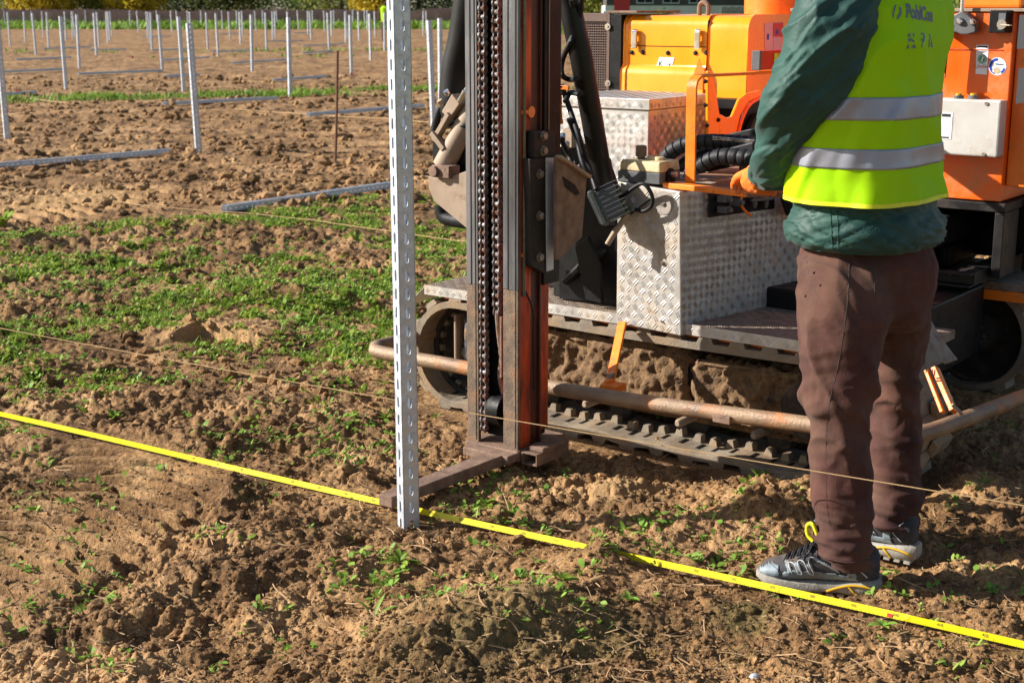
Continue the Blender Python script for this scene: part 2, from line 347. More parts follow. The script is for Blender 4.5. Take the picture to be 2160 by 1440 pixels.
# ground
def ground_mat():
    m = bpy.data.materials.new('soil'); m.use_nodes = True; N = m.node_tree.nodes; L = m.node_tree.links; b = N['Principled BSDF']
    tc = N.new('ShaderNodeTexCoord')
    def noise(s, det=6, ro=.6):
        n = N.new('ShaderNodeTexNoise'); n.inputs['Scale'].default_value = s; n.inputs['Detail'].default_value = det; n.inputs['Roughness'].default_value = ro; L.new(tc.outputs['Object'], n.inputs['Vector']); return n.outputs['Fac']
    def ramp(src, *st):
        r = N.new('ShaderNodeValToRGB'); L.new(src, r.inputs[0]); e = r.color_ramp.elements
        e[0].position, e[0].color = st[0][0], (*st[0][1], 1); e[1].position, e[1].color = st[-1][0], (*st[-1][1], 1)
        for p, c in st[1:-1]: x = e.new(p); x.color = (*c, 1)
        return r.outputs[0]
    def mix(f, a, b_, mode='MIX'):
        x = N.new('ShaderNodeMix'); x.data_type = 'RGBA'; x.blend_type = mode
        if isinstance(f, float): x.inputs[0].default_value = f
        else: L.new(f, x.inputs[0])
        for i, v in ((6, a), (7, b_)):
            if isinstance(v, tuple): x.inputs[i].default_value = (*v, 1)
            else: L.new(v, x.inputs[i])
        return x.outputs[2]
    base = ramp(noise(3.2, 8, .62), (.31, (.085, .046, .020)), (.43, (.185, .102, .045)), (.55, (.300, .172, .076)), (.69, (.47, .295, .145)))
    fine = ramp(noise(70, 6, .7), (.34, (.28, .25, .22)), (.5, (.90, .88, .86)), (.70, (1.6, 1.52, 1.4)))
    c = mix(.85, base, fine, 'MULTIPLY')
    dry = ramp(noise(.8, 5, .55), (.50, (0, 0, 0)), (.66, (1, 1, 1)))
    c = mix(dry, c, mix(.45, c, (.50, .30, .150)))
    gm = ramp(noise(5.0, 8, .7), (.60, (0, 0, 0)), (.72, (.55, .55, .55)))
    c = mix(gm, c, (.13, .125, .03))
    speck = ramp(noise(120, 3, .6), (.64, (0, 0, 0)), (.70, (.8, .8, .8)))
    c = mix(speck, c, (.50, .36, .21))
    dk = ramp(noise(95, 5, .7), (.33, (.75, .75, .75)), (.42, (0, 0, 0)))  # dark speckle painted in as shade of the crevices between crumbs
    c = mix(dk, c, (.085, .050, .028))
    pat = ramp(noise(26, 6, .7), (.60, (0, 0, 0)), (.68, (.55, .55, .55)))
    c = mix(pat, c, (.46, .30, .16))
    def spot(px, py, rad, colr, amt, sy=1.0):
        nonlocal c
        p = W(px, py, z=0); mp = N.new('ShaderNodeMapping'); mp.vector_type = 'TEXTURE'; mp.inputs['Location'].default_value = p; mp.inputs['Scale'].default_value = (rad, rad*sy, rad); L.new(tc.outputs['Object'], mp.inputs[0])
        ln = N.new('ShaderNodeVectorMath'); ln.operation = 'LENGTH'; L.new(mp.outputs[0], ln.inputs[0])
        ad_ = N.new('ShaderNodeMath'); ad_.operation = 'MULTIPLY_ADD'; L.new(noise(9, 6, .65), ad_.inputs[0]); ad_.inputs[1].default_value = 1.6; L.new(ln.outputs['Value'], ad_.inputs[2])
        mr = N.new('ShaderNodeMapRange'); L.new(ad_.outputs[0], mr.inputs[0]); mr.inputs[1].default_value = 1.75; mr.inputs[2].default_value = 1.35; mr.inputs[3].default_value = 0; mr.inputs[4].default_value = amt
        c = mix(mr.outputs[0], c, colr)
    spot(1130, 1370, .40, (.11, .10, .035), .38, .45); spot(1000, 1440, .30, (.12, .10, .04), .3, .5); spot(1560, 1330, .12, (.10, .10, .03), .4)
    spot(1620, 1095, .17, (.50, .33, .17), .75, .7); spot(120, 1420, .30, (.50, .30, .14), .7, .5); spot(1290, 1050, .25, (.45, .28, .13), .6, .5); spot(430, 720, .35, (.50, .30, .14), .6, .6); spot(60, 430, 1.1, (.48, .30, .14), .6)
    L.new(c, b.inputs['Base Color']); b.inputs['Roughness'].default_value = .95; b.inputs['Specular IOR Level'].default_value = .2
    h = None
    nd = None
    for s, d, st in ((14, .05, .35), (60, .012, .6), (220, .004, .6)):
        bp = N.new('ShaderNodeBump'); bp.inputs['Strength'].default_value = st; bp.inputs['Distance'].default_value = d; L.new(noise(s, 5, .65), bp.inputs['Height'])
        if nd: L.new(nd, bp.inputs['Normal'])
        nd = bp.outputs[0]
    L.new(nd, b.inputs['Normal'])
    return m
M['soil'] = ground_mat()

# ------------------------------------------------------------------ the ground: one sheet out to the horizon
def build_ground():
    core = np.linspace(-.62, .62, 1060)
    left = -.62-np.cumsum(np.geomspace(.003, 2.2, 60)); right = -left
    u = np.concatenate([left[::-1], core, right])
    vy = np.linspace(1440+330, 720-690, 1240)                          # dense near, thinning with distance
    v = (vy-720)/3000
    yy = EYE/(ST+v*CT)*(CT-v*ST)
    yy = yy[(yy > 0) & (yy < 110)]
    yfar = np.geomspace(yy[-1]*1.06, 2600, 46)
    yback = 2.0-np.cumsum(np.geomspace(.05, 60, 40))
    yy = yy[yy > 2.02]
    yy = np.concatenate([yback[::-1], [2.0], yy, yfar])
    X = u[None, :]*np.maximum(yy, 2.0)[:, None]; Y = np.repeat(yy[:, None], len(u), 1)
    Z = ground_h(X.ravel(), Y.ravel()).reshape(X.shape)
    V = np.stack([X, Y, Z], -1).reshape(-1, 3)
    ny, nx = X.shape; i = np.arange((ny-1)*(nx-1)); r, c = i//(nx-1), i % (nx-1); a = r*nx+c
    F = np.stack([a, a+1, a+nx+1, a+nx], 1)
    o = np_mesh('ground', V, F, M['soil']); tag(o, kind='structure')
build_ground()

def cam_px(p):
    d = Vector(p)-cam.location; y = d.y*CT-d.z*ST; z = d.y*ST+d.z*CT
    return 1080+3000*d.x/y, 720-3000*z/y

# crumbs of soil lying on the sheet
def ico(sub):
    import bmesh
    bm = bmesh.new(); bmesh.ops.create_icosphere(bm, subdivisions=sub, radius=1)
    V = np.array([v.co[:] for v in bm.verts]); F = np.array([[v.index for v in f.verts] for f in bm.faces]); bm.free(); return V, F
def scatter_clods():
    VV, FF, n0 = [], [], 0
    for sub, n, r0, r1, ymax in ((2, 1500, .007, .020, 5.6), (1, 30000, .003, .009, 6.5), (1, 6000, .012, .040, 13.5), (1, 9000, .02, .075, 30)):
        V0, F0 = ico(sub)
        y = 2.6+(ymax-2.6)*rng.random(n)**1.5 if ymax < 10 else (5+rng.random(n)*8 if ymax < 20 else 10+rng.random(n)**1.3*20)
        x = (rng.random(n)*2-1)*y*.43
        dens = fbm(x*1.6+3, y*1.6, 3, 141); ok = dens > -.15-.25*rng.random(n)
        s, t = local_st(x, y); ok &= ~((s > -.7) & (s < 1.4) & (t > .1) & (t < .55))
        x, y = x[ok], y[ok]; n = len(x); z = ground_h(x, y)
        rad = r0+(r1-r0)*rng.random(n)**4
        st = rng.random((n, 3))*.55+.65; st[:, 2] *= .75
        ang = rng.random(n)*6.28
        P = V0[None]*(1+.38*(rng.random((n, len(V0), 1))-.5))*st[:, None, :]*rad[:, None, None]
        c, s_ = np.cos(ang)[:, None], np.sin(ang)[:, None]
        Q = np.stack([P[..., 0]*c-P[..., 1]*s_, P[..., 0]*s_+P[..., 1]*c, P[..., 2]], -1)
        Q += np.stack([x, y, z+rad*.15], -1)[:, None, :]
        VV.append(Q.reshape(-1, 3)); FF.append((F0[None]+(np.arange(n)*len(V0))[:, None, None]).reshape(-1, 3)+n0); n0 += n*len(V0)
    o = np_mesh('soil_crumbs', np.concatenate(VV), np.concatenate(FF), M['soil'], smooth=False)
    tag(o, 'loose brown soil crumbs and small clods over the field', 'soil', kind='stuff')
scatter_clods()

# ribbons (leaf blades, roots): centre line points (n,k,3) and half widths (k)
def ribbons(P, Wd, side):
    n, k, _ = P.shape
    A = P-side*Wd[..., None]; B = P+side*Wd[..., None]
    V = np.stack([A, B], 2).reshape(-1, 3)
    base = (np.arange(n)*k*2)[:, None]; j = np.arange(k-1)[None]*2; a = (base+j).ravel()
    return V, np.stack([a, a+1, a+3, a+2], 1)
def weed_field(name, pts, leaves, L0, L1, wid, lift, m, label, cat, droop=.6, kind='stuff', smooth=True):
    x, y, sc1 = pts; n = len(x); k = 4
    xi = np.repeat(x, leaves); yi = np.repeat(y, leaves); si = np.repeat(sc1, leaves); N_ = len(xi)
    jit = .35*si*L1; xi = xi+rng.normal(0, 1, N_)*jit; yi = yi+rng.normal(0, 1, N_)*jit
    zi = ground_h(xi, yi)
    az = rng.random(N_)*2*math.pi; L = (L0+(L1-L0)*rng.random(N_))*si; el = lift[0]+(lift[1]-lift[0])*rng.random(N_)
    t = np.linspace(0, 1, k)[None]
    r = L[:, None]*t*np.cos(el)[:, None]; zz = L[:, None]*(t*np.sin(el)[:, None]-droop*t*t*.35)
    P = np.stack([xi[:, None]+np.cos(az)[:, None]*r, yi[:, None]+np.sin(az)[:, None]*r, zi[:, None]+zz+.003], -1)
    prof = np.array([.25, .85, 1.0, .12]) if wid[1] > 0 else np.array([1, .9, .6, .08])
    Wd = (L*wid[0])[:, None]*prof[None]*(.75+.5*rng.random((N_, 1)))
    tw = rng.normal(0, .35, N_)
    side = np.stack([-np.sin(az)*np.cos(tw), np.cos(az)*np.cos(tw), np.sin(tw)], -1)[:, None, :]
    V, F = ribbons(P, Wd, side)
    o = np_mesh(name, V, F, m, smooth=smooth); tag(o, label, cat, kind=kind); return o
def green_density(x, y):
    """weeds thick along one band of the field, thin elsewhere"""
    d = x*.30+ (y-8.3)                                                 # band runs gently across
    band = smst(-2.1, -1.0, y-(7.2+.30*(x+2.0)*1.0)+1.3)*smst(1.35, .75, y-(8.2+.95*(x+2.4)))
    n = fbm(x*1.8, y*1.8, 3, 201); n2 = fbm(x*4, y*4.6, 3, 211)
    n3 = fbm(x*11, y*14, 2, 215)
    dens = (.12+.88*smst(-1.7, -.2, y-(6.9+.30*(x+2.0))+.6))*smst(-3.2, -1.8, y-(6.6+.30*(x+2.0))+1.0)*smst(1.5, .3, y-(8.1+.95*(x+2.4)))*smst(.06, .5, n*.9+.8*n2+.9*n3)
    return band, dens
def pick(n, x0, x1, y0, y1, f):
    x = x0+(x1-x0)*rng.random(n); y = y0+(y1-y0)*rng.random(n); ok = rng.random(n) < f(x, y)
    x, y = x[ok], y[ok]; return x, y
def not_track(x, y):
    s, t = local_st(x, y); return 1-((s > -.72) & (s < 1.4) & (t > .1) & (t < .56)) - ((s > -.72) & (s < 1.4) & (t > 1.05) & (t < 1.6))
x, y = pick(150000, -3.8, 1.2, 4.6, 11.2, lambda x, y: green_density(x, y)[1]*.40*not_track(x, y))
weed_field('low_weeds', (x, y, .7+.6*rng.random(len(x))), 6, .012, .034, (.24, 1), (.15, 1.2), M['weed'], 'thick green band of low weeds crossing the brown soil', 'weeds')
def sparse(x, y):
    n = fbm(x*2.3+7, y*2.3, 3, 221); n2 = fbm(x*9, y*9, 3, 231)
    return (smst(.05, .45, n+.55*n2)*.95+.012)*not_track(x, y)
xg, yg = pick(60000, -3.8, 1.2, 5.4, 11.2, lambda x, y: green_density(x, y)[1]*.30*not_track(x, y))
weed_field('grass_tufts', (xg, yg, .6+.8*rng.random(len(xg))), 4, .02, .06, (.05, 0), (.5, 1.4), M['grass'], 'thin grass blades mixed through the green band of weeds', 'grass')
x, y = pick(42000, -3.2, 2.6, 2.65, 8.6, lambda x, y: sparse(x, y)*(.36+.5*smst(4.6, 6.2, y)*smst(.2, -.8, x)))
weed_field('scattered_weeds', (x, y, .55+.75*rng.random(len(x))), 6, .010, .028, (.24, 1), (.1, 1.1), M['weed2'], 'sparse small seedlings scattered over the bare clods', 'weeds')
def strip(yc, sl, hw, k):
    return lambda x, y: smst(hw*1.2, hw*.4, np.abs(y-(yc+sl*x)))*smst(-.45, .25, fbm(x*.5, y*1.2, 3, k))
x, y = pick(60000, -12, 3, 19, 31, lambda x, y: strip(25.5, .42, .8, 301)(x, y)*.95*smst(-.7, .1, fbm(x*1.3, y*2, 2, 303)))
weed_field('grass_strip', (x, y, .8+.8*rng.random(len(x))), 3, .04, .12, (.09, 0), (.3, 1.4), M['grass'], 'green grass strip between the nearer and farther posts', 'grass')
x, y = pick(16000, -20, 20, 42, 60, lambda x, y: strip(50, .2, 1.3, 311)(x, y)*.4+strip(43, .15, 1.0, 312)(x, y)*.3)
weed_field('thin_grass_strip', (x, y, 1+rng.random(len(x))), 3, .04, .12, (.14, 0), (.3, 1.4), M['grass'], 'thin pale grass strip far out in the post field', 'grass')
x, y = pick(60000, -70, 70, 98, 122, lambda x, y: .3*smst(-.2, .3, fbm(x*.25, y*.5, 3, 321))+.1)
weed_field('far_grass', (x, y, 2+1.5*rng.random(len(x))), 3, .12, .25, (.14, 0), (.6, 1.4), M['grass'], 'far green margin in front of the hedge', 'grass')
# straw and roots
def straws(n=7000):
    x = (rng.random(n)*2-1)*1.0; y = 2.6+4.6*rng.random(n)**1.4; x = x*y*.42
    z = ground_h(x, y); az = rng.random(n)*6.28; L = .01+.05*rng.random(n)**2.5*1.6; k = 5; t = np.linspace(-.5, .5, k)[None]
    cv = rng.normal(0, .5, n)[:, None]
    dx = t*L[:, None]; dy = cv*(t*t)*L[:, None]
    P = np.stack([x[:, None]+np.cos(az)[:, None]*dx-np.sin(az)[:, None]*dy, y[:, None]+np.sin(az)[:, None]*dx+np.cos(az)[:, None]*dy,
                  z[:, None]+.006+rng.random((n, 1))*.004+t*L[:, None]*rng.normal(0, .22, n)[:, None]], -1)
    Wd = np.full((n, k), 1.0)*(.0006+.0012*rng.random((n, 1))**2)
    side = np.stack([-np.sin(az)*.8, np.cos(az)*.8, np.full(n, .6)], -1)[:, None, :]
    V, F = ribbons(P, Wd, side); o = np_mesh('dry_roots', V, F, M['straw']); tag(o, 'dry pale root bits strewn through the soil', 'straw', kind='stuff')
straws()

def plant(px, py, n, L0, L1, wid, lift, m, label, name='weed_plant', cat='weed', group=None, droop=.7):
    p = W(px, py, z=.01); root = Vector((p.x, p.y, gz(p.x, p.y)))
    mb = MB()
    for i in range(n):
        az = 2.4*i+random.uniform(-.3, .3); el = random.uniform(*lift); L = random.uniform(L0, L1); k = 6
        d = Vector((math.cos(az), math.sin(az), 0)); sd = Vector((-d.y, d.x, random.uniform(-.3, .3)))
        vs = []
        for j in range(k):
            t = j/(k-1); wdt = L*wid*(math.sin(math.pi*(t*.86+.10))**.8)*(1 if j < k-1 else .15)
            c = d*(L*t*math.cos(el))+Vector((0, 0, L*(t*math.sin(el)-droop*t*t*.45)+.004))
            vs += [c-sd*wdt+Vector((0, 0, wdt*.35)), c, c+sd*wdt+Vector((0, 0, wdt*.35))]
        fs = []
        for j in range(k-1):
            a = j*3; fs += [(a, a+1, a+4, a+3), (a+1, a+2, a+5, a+4)]
        mb.add(vs, fs)
    o = mb.build(name, m, None, smooth=True); o.location = root; tag(o, label, cat, group); return o
plant(845, 1222, 15, .035, .065, .15, (.3, 1.1), M['weed'], 'bright green leafy rosette on the soil just below the slotted pile', cat='weed')
plant(790, 1350, 4, .05, .085, .06, (.5, 1.0), M['weed2'], 'upright narrow grass tuft in the soil at the bottom, left of the dry bent stalk', 'grass_tuft', 'grass tuft')
plant(475, 925, 8, .03, .06, .12, (.3, .9), M['weed'], 'loose leafy weed left of the pile just above the yellow tape')
plant(1605, 995, 12, .03, .055, .2, (.3, 1.2), M['weed'], 'dense little weed on the sand bank under the rubber track')
plant(1970, 965, 9, .03, .05, .22, (.3, 1.0), M['weed'], 'green weed behind the boots just right of the trouser leg')
plant(1190, 1300, 8, .025, .05, .2, (.3, 1.0), M['weed'], 'dark green weed in the hollow right of the dry bent stalk')
plant(1325, 1315, 7, .02, .045, .2, (.2, .9), M['weed2'], 'pale broad-leaved seedling at the bottom right of centre')
plant(1860, 600+760, 7, .02, .045, .22, (.2, .8), M['weed2'], 'small pale weed below the tape near the lower right corner')
plant(810, 890, 10, .03, .05, .15, (.3, 1.2), M['weed'], 'upright weed clump beside the pile at the string line')
plant(75, 820, 12, .03, .05, .25, (.3, 1.1), M['weed'], 'rounded weed clump at the far left between string and tape')
plant(240, 895, 14, .02, .05, .22, (.3, 1.1), M['weed'], 'wide low weed patch touching the yellow tape on the left')
plant(285, 990, 12, .02, .045, .22, (.3, 1.1), M['weed2'], 'yellowish weed clump just below the yellow tape on the left')
plant(1025, 1065, 12, .02, .05, .2, (.3, 1.1), M['weed'], 'weed clump right of the pile just behind the yellow tape')
plant(8, 500, 14, .08, .18, .16, (.5, 1.3), M['weed'], 'tall leafy weed with yellow flowers at the left edge')
# bent stalk
mb = MB(); p0 = W(1120, 1412, z=.01); pts = []
for px, py, h in ((1120, 1412, .0), (1110, 1375, .035), (1100, 1345, .06), (1085, 1318, .075), (1068, 1304, .078), (1052, 1308, .068)):
    a = W(px, py, Y=p0.y+.0+h*.3); pts.append(a)
mb.tube(catmull(pts, 5), .0016, 6); o = mb.build('dry_stalk', M['straw'], None, smooth=True); tag(o, 'dry bent plant stalk arching over the soil at the bottom centre', 'stalk')
# a few named stones
def stone(px, py, r, m, label, st=(1, .8, .7)):
    V0, F0 = ico(2); p = W(px, py, z=.01); z = gz(p.x, p.y)
    V = V0*(1+.25*(rng.random((len(V0), 1))-.5))*np.array(st)*r
    o = np_mesh('stone', V, F0, m, smooth=True); o.location = (p.x, p.y, z+r*.3); tag(o, label, 'stone')
stone(1592, 1437, .012, M['white_steel'], 'smooth grey pebble at the bottom edge of the soil')
stone(800, 985, .024, M['soil'], 'pale lump of clay just left of the pile foot')
stone(52, 1390, .018, M['soil'], 'brown clod at the lower left corner')

# ------------------------------------------------------------------ string lines, tape
def string_line(pts, r, label, knots=()):
    mb = MB(); P = []
    for a, b in zip(pts[:-1], pts[1:]):
        for k in range(12):
            t = k/12; p = a.lerp(b, t); p.z -= .004*math.sin(math.pi*t)*(a-b).length; P.append(p)
    P.append(pts[-1]); mb.tube(P, r, 6)
    for kx in knots:
        c = pts[0].lerp(pts[-1], kx)
        for j in range(7): 
            d = Vector((random.uniform(-1, 1), random.uniform(-1, 1), random.uniform(-1, 1)))*.012; mb.tube([c-d*.3, c+d], [r*1.2, r*.5], 5)
    o = mb.build('string_line', M['string'], None, smooth=True); tag(o, label, 'string', 'strings stretched over the field'); return o
a = Vector((-2.6, 5.20, .37)); b = Vector((1.75, 2.49, .37))
string_line([a, b], .0013, 'tan string stretched past the mast foot and across the trouser legs', knots=(.36, .68))
def gstring(pl, r, label, h=.03):
    string_line([W(px, py, z=h) for px, py in pl], r, label)
gstring([(205, 417), (300, 433), (530, 450), (660, 464), (830, 488), (1000, 512)], .003, 'slack string over the weeds ending behind the slotted pile', .06)
gstring([(495, 230), (640, 240), (830, 251), (905, 258)], .006, 'farther string above the lying rail, running behind the slotted pile', .05)
gstring([(-60, 388), (0, 393), (32, 397)], .003, 'short string end at the left edge above the tyre prints', .05)
gstring([(60, 207), (140, 217)], .006, 'thin string end just below the grass strip on the left', .05)

def tape():
    root = empty('measuring_tape', W(862, 1066, z=.03)); root['label'] = 'long yellow measuring tape stretched across the soil in front of the shoes'; root['category'] = 'tape measure'
    A = W(-220, 824, z=.05); B = W(2330, 1398, z=.05); d = (B-A).normalized(); n = 260
    L = (B-A).length; up = Vector((0, -.05, 1.0))*1.0+Vector((0, .45, 0)); up = (up-d*up.dot(d)).normalized(); wv = .0165
    nrm = d.cross(up).normalized()
    if nrm.y > 0: nrm = -nrm
    vs = []; fs = []; P = []
    for i in range(n):
        t = i/(n-1); p = A.lerp(B, t); p.z += .004*math.sin(t*9)-.002
        p -= root.location; P.append(p)
        tw_ = .35*math.sin(t*7+.6)+.12*math.sin(t*23); u_ = (up*math.cos(tw_)+nrm*math.sin(tw_)*.8).normalized() if abs(p.x+root.location.x) > .9 else up
        vs += [p-u_*wv/2, p+u_*wv/2]
    for i in range(n-1):
        a = i*2; fs += [(a, a+1, a+3, a+2)]
    bl = mesh_obj('tape_blade', vs, fs, M['tape'], root, smooth=False)
    so_ = bl.modifiers.new('solid', 'SOLIDIFY'); so_.thickness = .0004
    mk = MB(); step = .01; i = 0; x = .0
    while x < L-.05:
        t = x/L; f = t*(n-1); k = int(f); c = P[k].lerp(P[min(k+1, n-1)], f-k)
        ht = .0065 if i % 10 == 0 else .0042 if i % 5 == 0 else .0026
        o0 = nrm*.0016; b0 = c-up*wv*.46+o0; b1 = b0+up*ht
        if 2.2 < (c+root.location).y < 4.6: mk.add([b0-d*.0004, b0+d*.0004, b1+d*.0004-nrm*0, b1-d*.0004], [(0, 1, 2, 3)])
        i += 1; x += step
    mk.build('tape_marks', M['ink'], root)
    # decimetre figures
    R3 = Matrix((d, up, nrm)).transposed() if d.cross(up).dot(nrm) > 0 else Matrix((d, up, nrm)).transposed()
    x = .08; v = 40
    while x < L-.1:
        t = x/L; f = t*(n-1); k = int(f); c = P[k].lerp(P[min(k+1, n-1)], f-k)
        if 2.6 < (c+root.location).y < 4.2:
            for V_, F_ in [text_geo(str(v), .0098)]:
                num = MB(); num.add([c+d*(p.x+.001)+up*(p.y-.002)+nrm*.0019 for p in V_], F_); num.build('tape_figure', M['ink'], root)
        x += .1; v += 10
    rd = MB(); c = P[int(n*.885)]; rd.add([c-d*.006-up*wv*.4+nrm*.002, c+d*.006-up*wv*.4+nrm*.002, c+d*.006+up*wv*.1+nrm*.002, c-d*.006+up*wv*.1+nrm*.002], [(0, 1, 2, 3)])
    rd.build('red_metre_mark', M['red_ink'], root)
def text_geo(s, size, bold=False, ext=0, align='CENTER'):
    cu = bpy.data.curves.new('t', 'FONT'); cu.body = s; cu.size = size; cu.align_x = align; cu.resolution_u = 3; cu.extrude = ext
    if bold: cu.offset = size*.035
    o = bpy.data.objects.new('t', cu); col.objects.link(o); dg = bpy.context.evaluated_depsgraph_get(); dg.update()
    me = o.evaluated_get(dg).to_mesh(); V_ = [v.co.copy() for v in me.vertices]; F_ = [tuple(p.vertices) for p in me.polygons]
    o.evaluated_get(dg).to_mesh_clear(); bpy.data.objects.remove(o); bpy.data.curves.remove(cu); return V_, F_
tape()

# ------------------------------------------------------------------ slotted steel sections
def sigma_pile(H, wf=.050, df=.034, lip=.012, th=.0028, pitch=.0255, slot=(.0065, .0165), z0=0, slots=True, sx=1, seg=5):
    """open C section with real rows of round-ended slots in web and flange, standing on its own origin"""
    mb = MB()
    def panel(o, ux, uy, n, wdt, x0s, x1s):
        """flat strip (ux wide, uy up) with a column of slots between x0s and x1s"""
        rows = int((H-z0)/pitch) if slots else 0
        o = Vector(o); ux = Vector(ux); uy = Vector(uy); n = Vector(n)
        if not slots:
            mb.prism([o, o+ux*wdt, o+ux*wdt+uy*(H-z0), o+uy*(H-z0)], n*th); return
        P = lambda x, y: o+ux*x+uy*y
        def quad(pts):
            k = len(pts); mb.add(pts+[p+n*th for p in pts], [tuple(range(k)), tuple(range(k, 2*k))[::-1]])
        quad([P(0, 0), P(x0s, 0), P(x0s, H-z0), P(0, H-z0)]); quad([P(x1s, 0), P(wdt, 0), P(wdt, H-z0), P(x1s, H-z0)])
        mb.add([P(0, 0), P(0, H-z0), P(0, H-z0)+n*th, P(0, 0)+n*th], [(0, 1, 2, 3)]); mb.add([P(wdt, 0), P(wdt, H-z0), P(wdt, H-z0)+n*th, P(wdt, 0)+n*th], [(0, 1, 2, 3)])
        r = (x1s-x0s)/2; cx = (x0s+x1s)/2; hs = slot[1]/2-r
        for k in range(rows):
            yb = k*pitch; yc = yb+pitch/2; yt = yb+pitch
            top = [P(cx+r*math.cos(a), yc+hs+r*math.sin(a)) for a in [math.pi*i/seg for i in range(seg+1)]]
            bot = [P(cx-r*math.cos(a), yc-hs-r*math.sin(a)) for a in [math.pi*i/seg for i in range(seg+1)]]
            quad(top+[P(x0s, yt), P(x1s, yt)]); quad(bot+[P(x1s, yb), P(x0s, yb)])
            ring = top+bot; kk = len(ring)
            mb.add(ring+[p+n*th for p in ring], [(i, (i+1) % kk, kk+(i+1) % kk, kk+i) for i in range(kk)])
        quad([P(x0s, rows*pitch), P(x1s, rows*pitch), P(x1s, H-z0), P(x0s, H-z0)])
    z = z0
    sw = slot[0]
    panel((0, 0, z), (1, 0, 0), (0, 0, 1), (0, 1, 0), wf, wf/2-sw/2, wf/2+sw/2)                        # web
    panel((0, 0, z), (0, 1, 0), (0, 0, 1), (1, 0, 0), df, df/2-sw/2, df/2+sw/2)                         # flanges
    panel((wf-th, 0, z), (0, 1, 0), (0, 0, 1), (1, 0, 0), df, df/2-sw/2, df/2+sw/2)
    mb.box((0, df-th, z), (lip, df, H)); mb.box((wf-lip, df-th, z), (wf, df, H))
    return mb
def main_pile():
    mb = sigma_pile(2.35, wf=.047, df=.044, z0=-.25, slot=(.0112, .031), pitch=.0495)
    o = mb.build('slotted_pile', M['galv']); o.location = (PB.x-.0115, PB.y-.012, 0); o.rotation_euler = (0, 0, R(25))
    o.rotation_euler = (R(.3), R(-.25), R(28))
    tag(o, 'tall slotted galvanised steel pile standing in the soil beside the mast', 'steel pile')
main_pile()
mb0 = sigma_pile(1.26, wf=.055, df=.045, z0=-.1, slot=(.010, .022), pitch=.050, seg=2)
post_slot = mb0.build('steel_post', M['galv_far']).data
mb1 = sigma_pile(1.26, wf=.055, df=.045, z0=-.1, slots=False)
post_plain = mb1.build('steel_post', M['galv_far']).data
for o in list(col.objects):
    if o.name.startswith('steel_post'): bpy.data.objects.remove(o)
near_posts = [(15, 298, 'slotted steel post at the left edge above the near lying rail'), (419, 323, 'nearest whole slotted post, right of the lying rail at the left'),
  (140, 193, 'post standing at the grass strip, left third'), (388, 196, 'post at the grass strip just behind the nearest whole post'),
  (613, 205, 'post right of the short lying rail, left of the rusty rod'), (916, 268, 'near slotted post seen between pile and mast, left of the pair'),
  (742, 160, 'post just right of the rusty rod with a red mark at its foot'), (168, 145, 'first post beyond the grass strip, right of the left-third post'),
  (343, 150, 'post beyond the grass strip left of the nearest whole post'), (533, 152, 'post beyond the grass strip midway between nearest post and rusty rod'),
  (931, 235, 'slotted post seen between pile and mast, right of the pair')]
far_posts = [(783, 130), (695, 108), (461, 122), (439, 105), (76, 116), (103, 102), (54, 90), (22, 98), (204, 118), (210, 100), (140, 88), (154, 82), (158, 78), (92, 80), (228, 92), (232, 85),
  (236, 76), (275, 62), (292, 70), (312, 82), (317, 92), (321, 105), (363, 70), (375, 66), (398, 70), (404, 88), (486, 85), (508, 94), (512, 77), (470, 65), (500, 62), (540, 66), (563, 108),
  (576, 85), (581, 80), (585, 60), (610, 92), (630, 64), (650, 73), (657, 85), (685, 66), (700, 78), (705, 62), (730, 95), (733, 79), (758, 87), (770, 62), (776, 66), (792, 80), (812, 108),
  (808, 70), (893, 76), (900, 69), (959, 115), (963, 90), (1183, 125), (12, 62), (68, 60), (182, 60), (332, 60), (425, 60), (820, 60), (555, 62), (660, 60), (745, 60)]
def put_post(px, py, me, label, group, base=0):
    o = bpy.data.objects.new('steel_post', me); col.objects.link(o); p = W(px, py, z=0)
    far = min(1, p.y/30)
    o.location = (p.x-.02, p.y, gz(p.x, p.y)*(1-far)-.03*base+random.uniform(-.03, .02)*0); o.rotation_euler = (R(random.uniform(-1.2, 1.2)), R(random.uniform(-1.4, 1.0)), R(35)+R(random.uniform(-4, 4)))
    tag(o, label, 'steel post', group); return o
for i, (px, py, lb) in enumerate(near_posts): put_post(px, py, post_slot, lb, 'steel posts rammed in rows across the field')
for px, py in far_posts: put_post(px, py, post_plain, 'galvanised steel post standing far out in the rows of the field', 'steel posts rammed in rows across the field')
# lying sections
lying = [((-40, 352), (358, 319), 'long slotted rail lying on the soil at the left edge', .06), ((345, 219), (585, 207), 'rail lying behind the nearest whole post', .06),
  ((650, 242), (893, 223), 'rail lying behind the rusty rod', .06), ((474, 441), (840, 388), 'nearest rail lying at the edge of the green weeds', .055),
  ((0, 152), (132, 146), 'rail lying beyond the grass strip at the far left', .07), ((165, 156), (342, 149), 'rail lying at the foot of the post left of the nearest whole post', .07), ((0, 199), (76, 195), 'short rail lying along the grass strip at the left edge', .06),
  ((490, 133), (606, 126), 'rail lying beyond the grass strip behind the midway post', .07), ((346, 127), (442, 121), 'rail lying in the field behind the nearest whole post, second row', .07), ((350, 161), (420, 157), 'short rail lying just above the grass strip beside the nearest post', .07),
  ((578, 169), (690, 161), 'rail lying just above the grass strip left of the rusty rod', .07), ((33, 126), (150, 121), 'rail lying in the far left field between two posts', .07)]
far_ly = [((448, 110), (530, 106)), ((640, 97), (730, 92)), ((92, 103), (192, 99)), ((190, 106), (265, 104)), ((300, 78), (360, 77)), ((620, 70), (660, 69)), ((462, 73), (506, 71)), ((640, 112), (700, 108)), ((320, 106), (400, 104)), ((560, 87), (640, 86))]
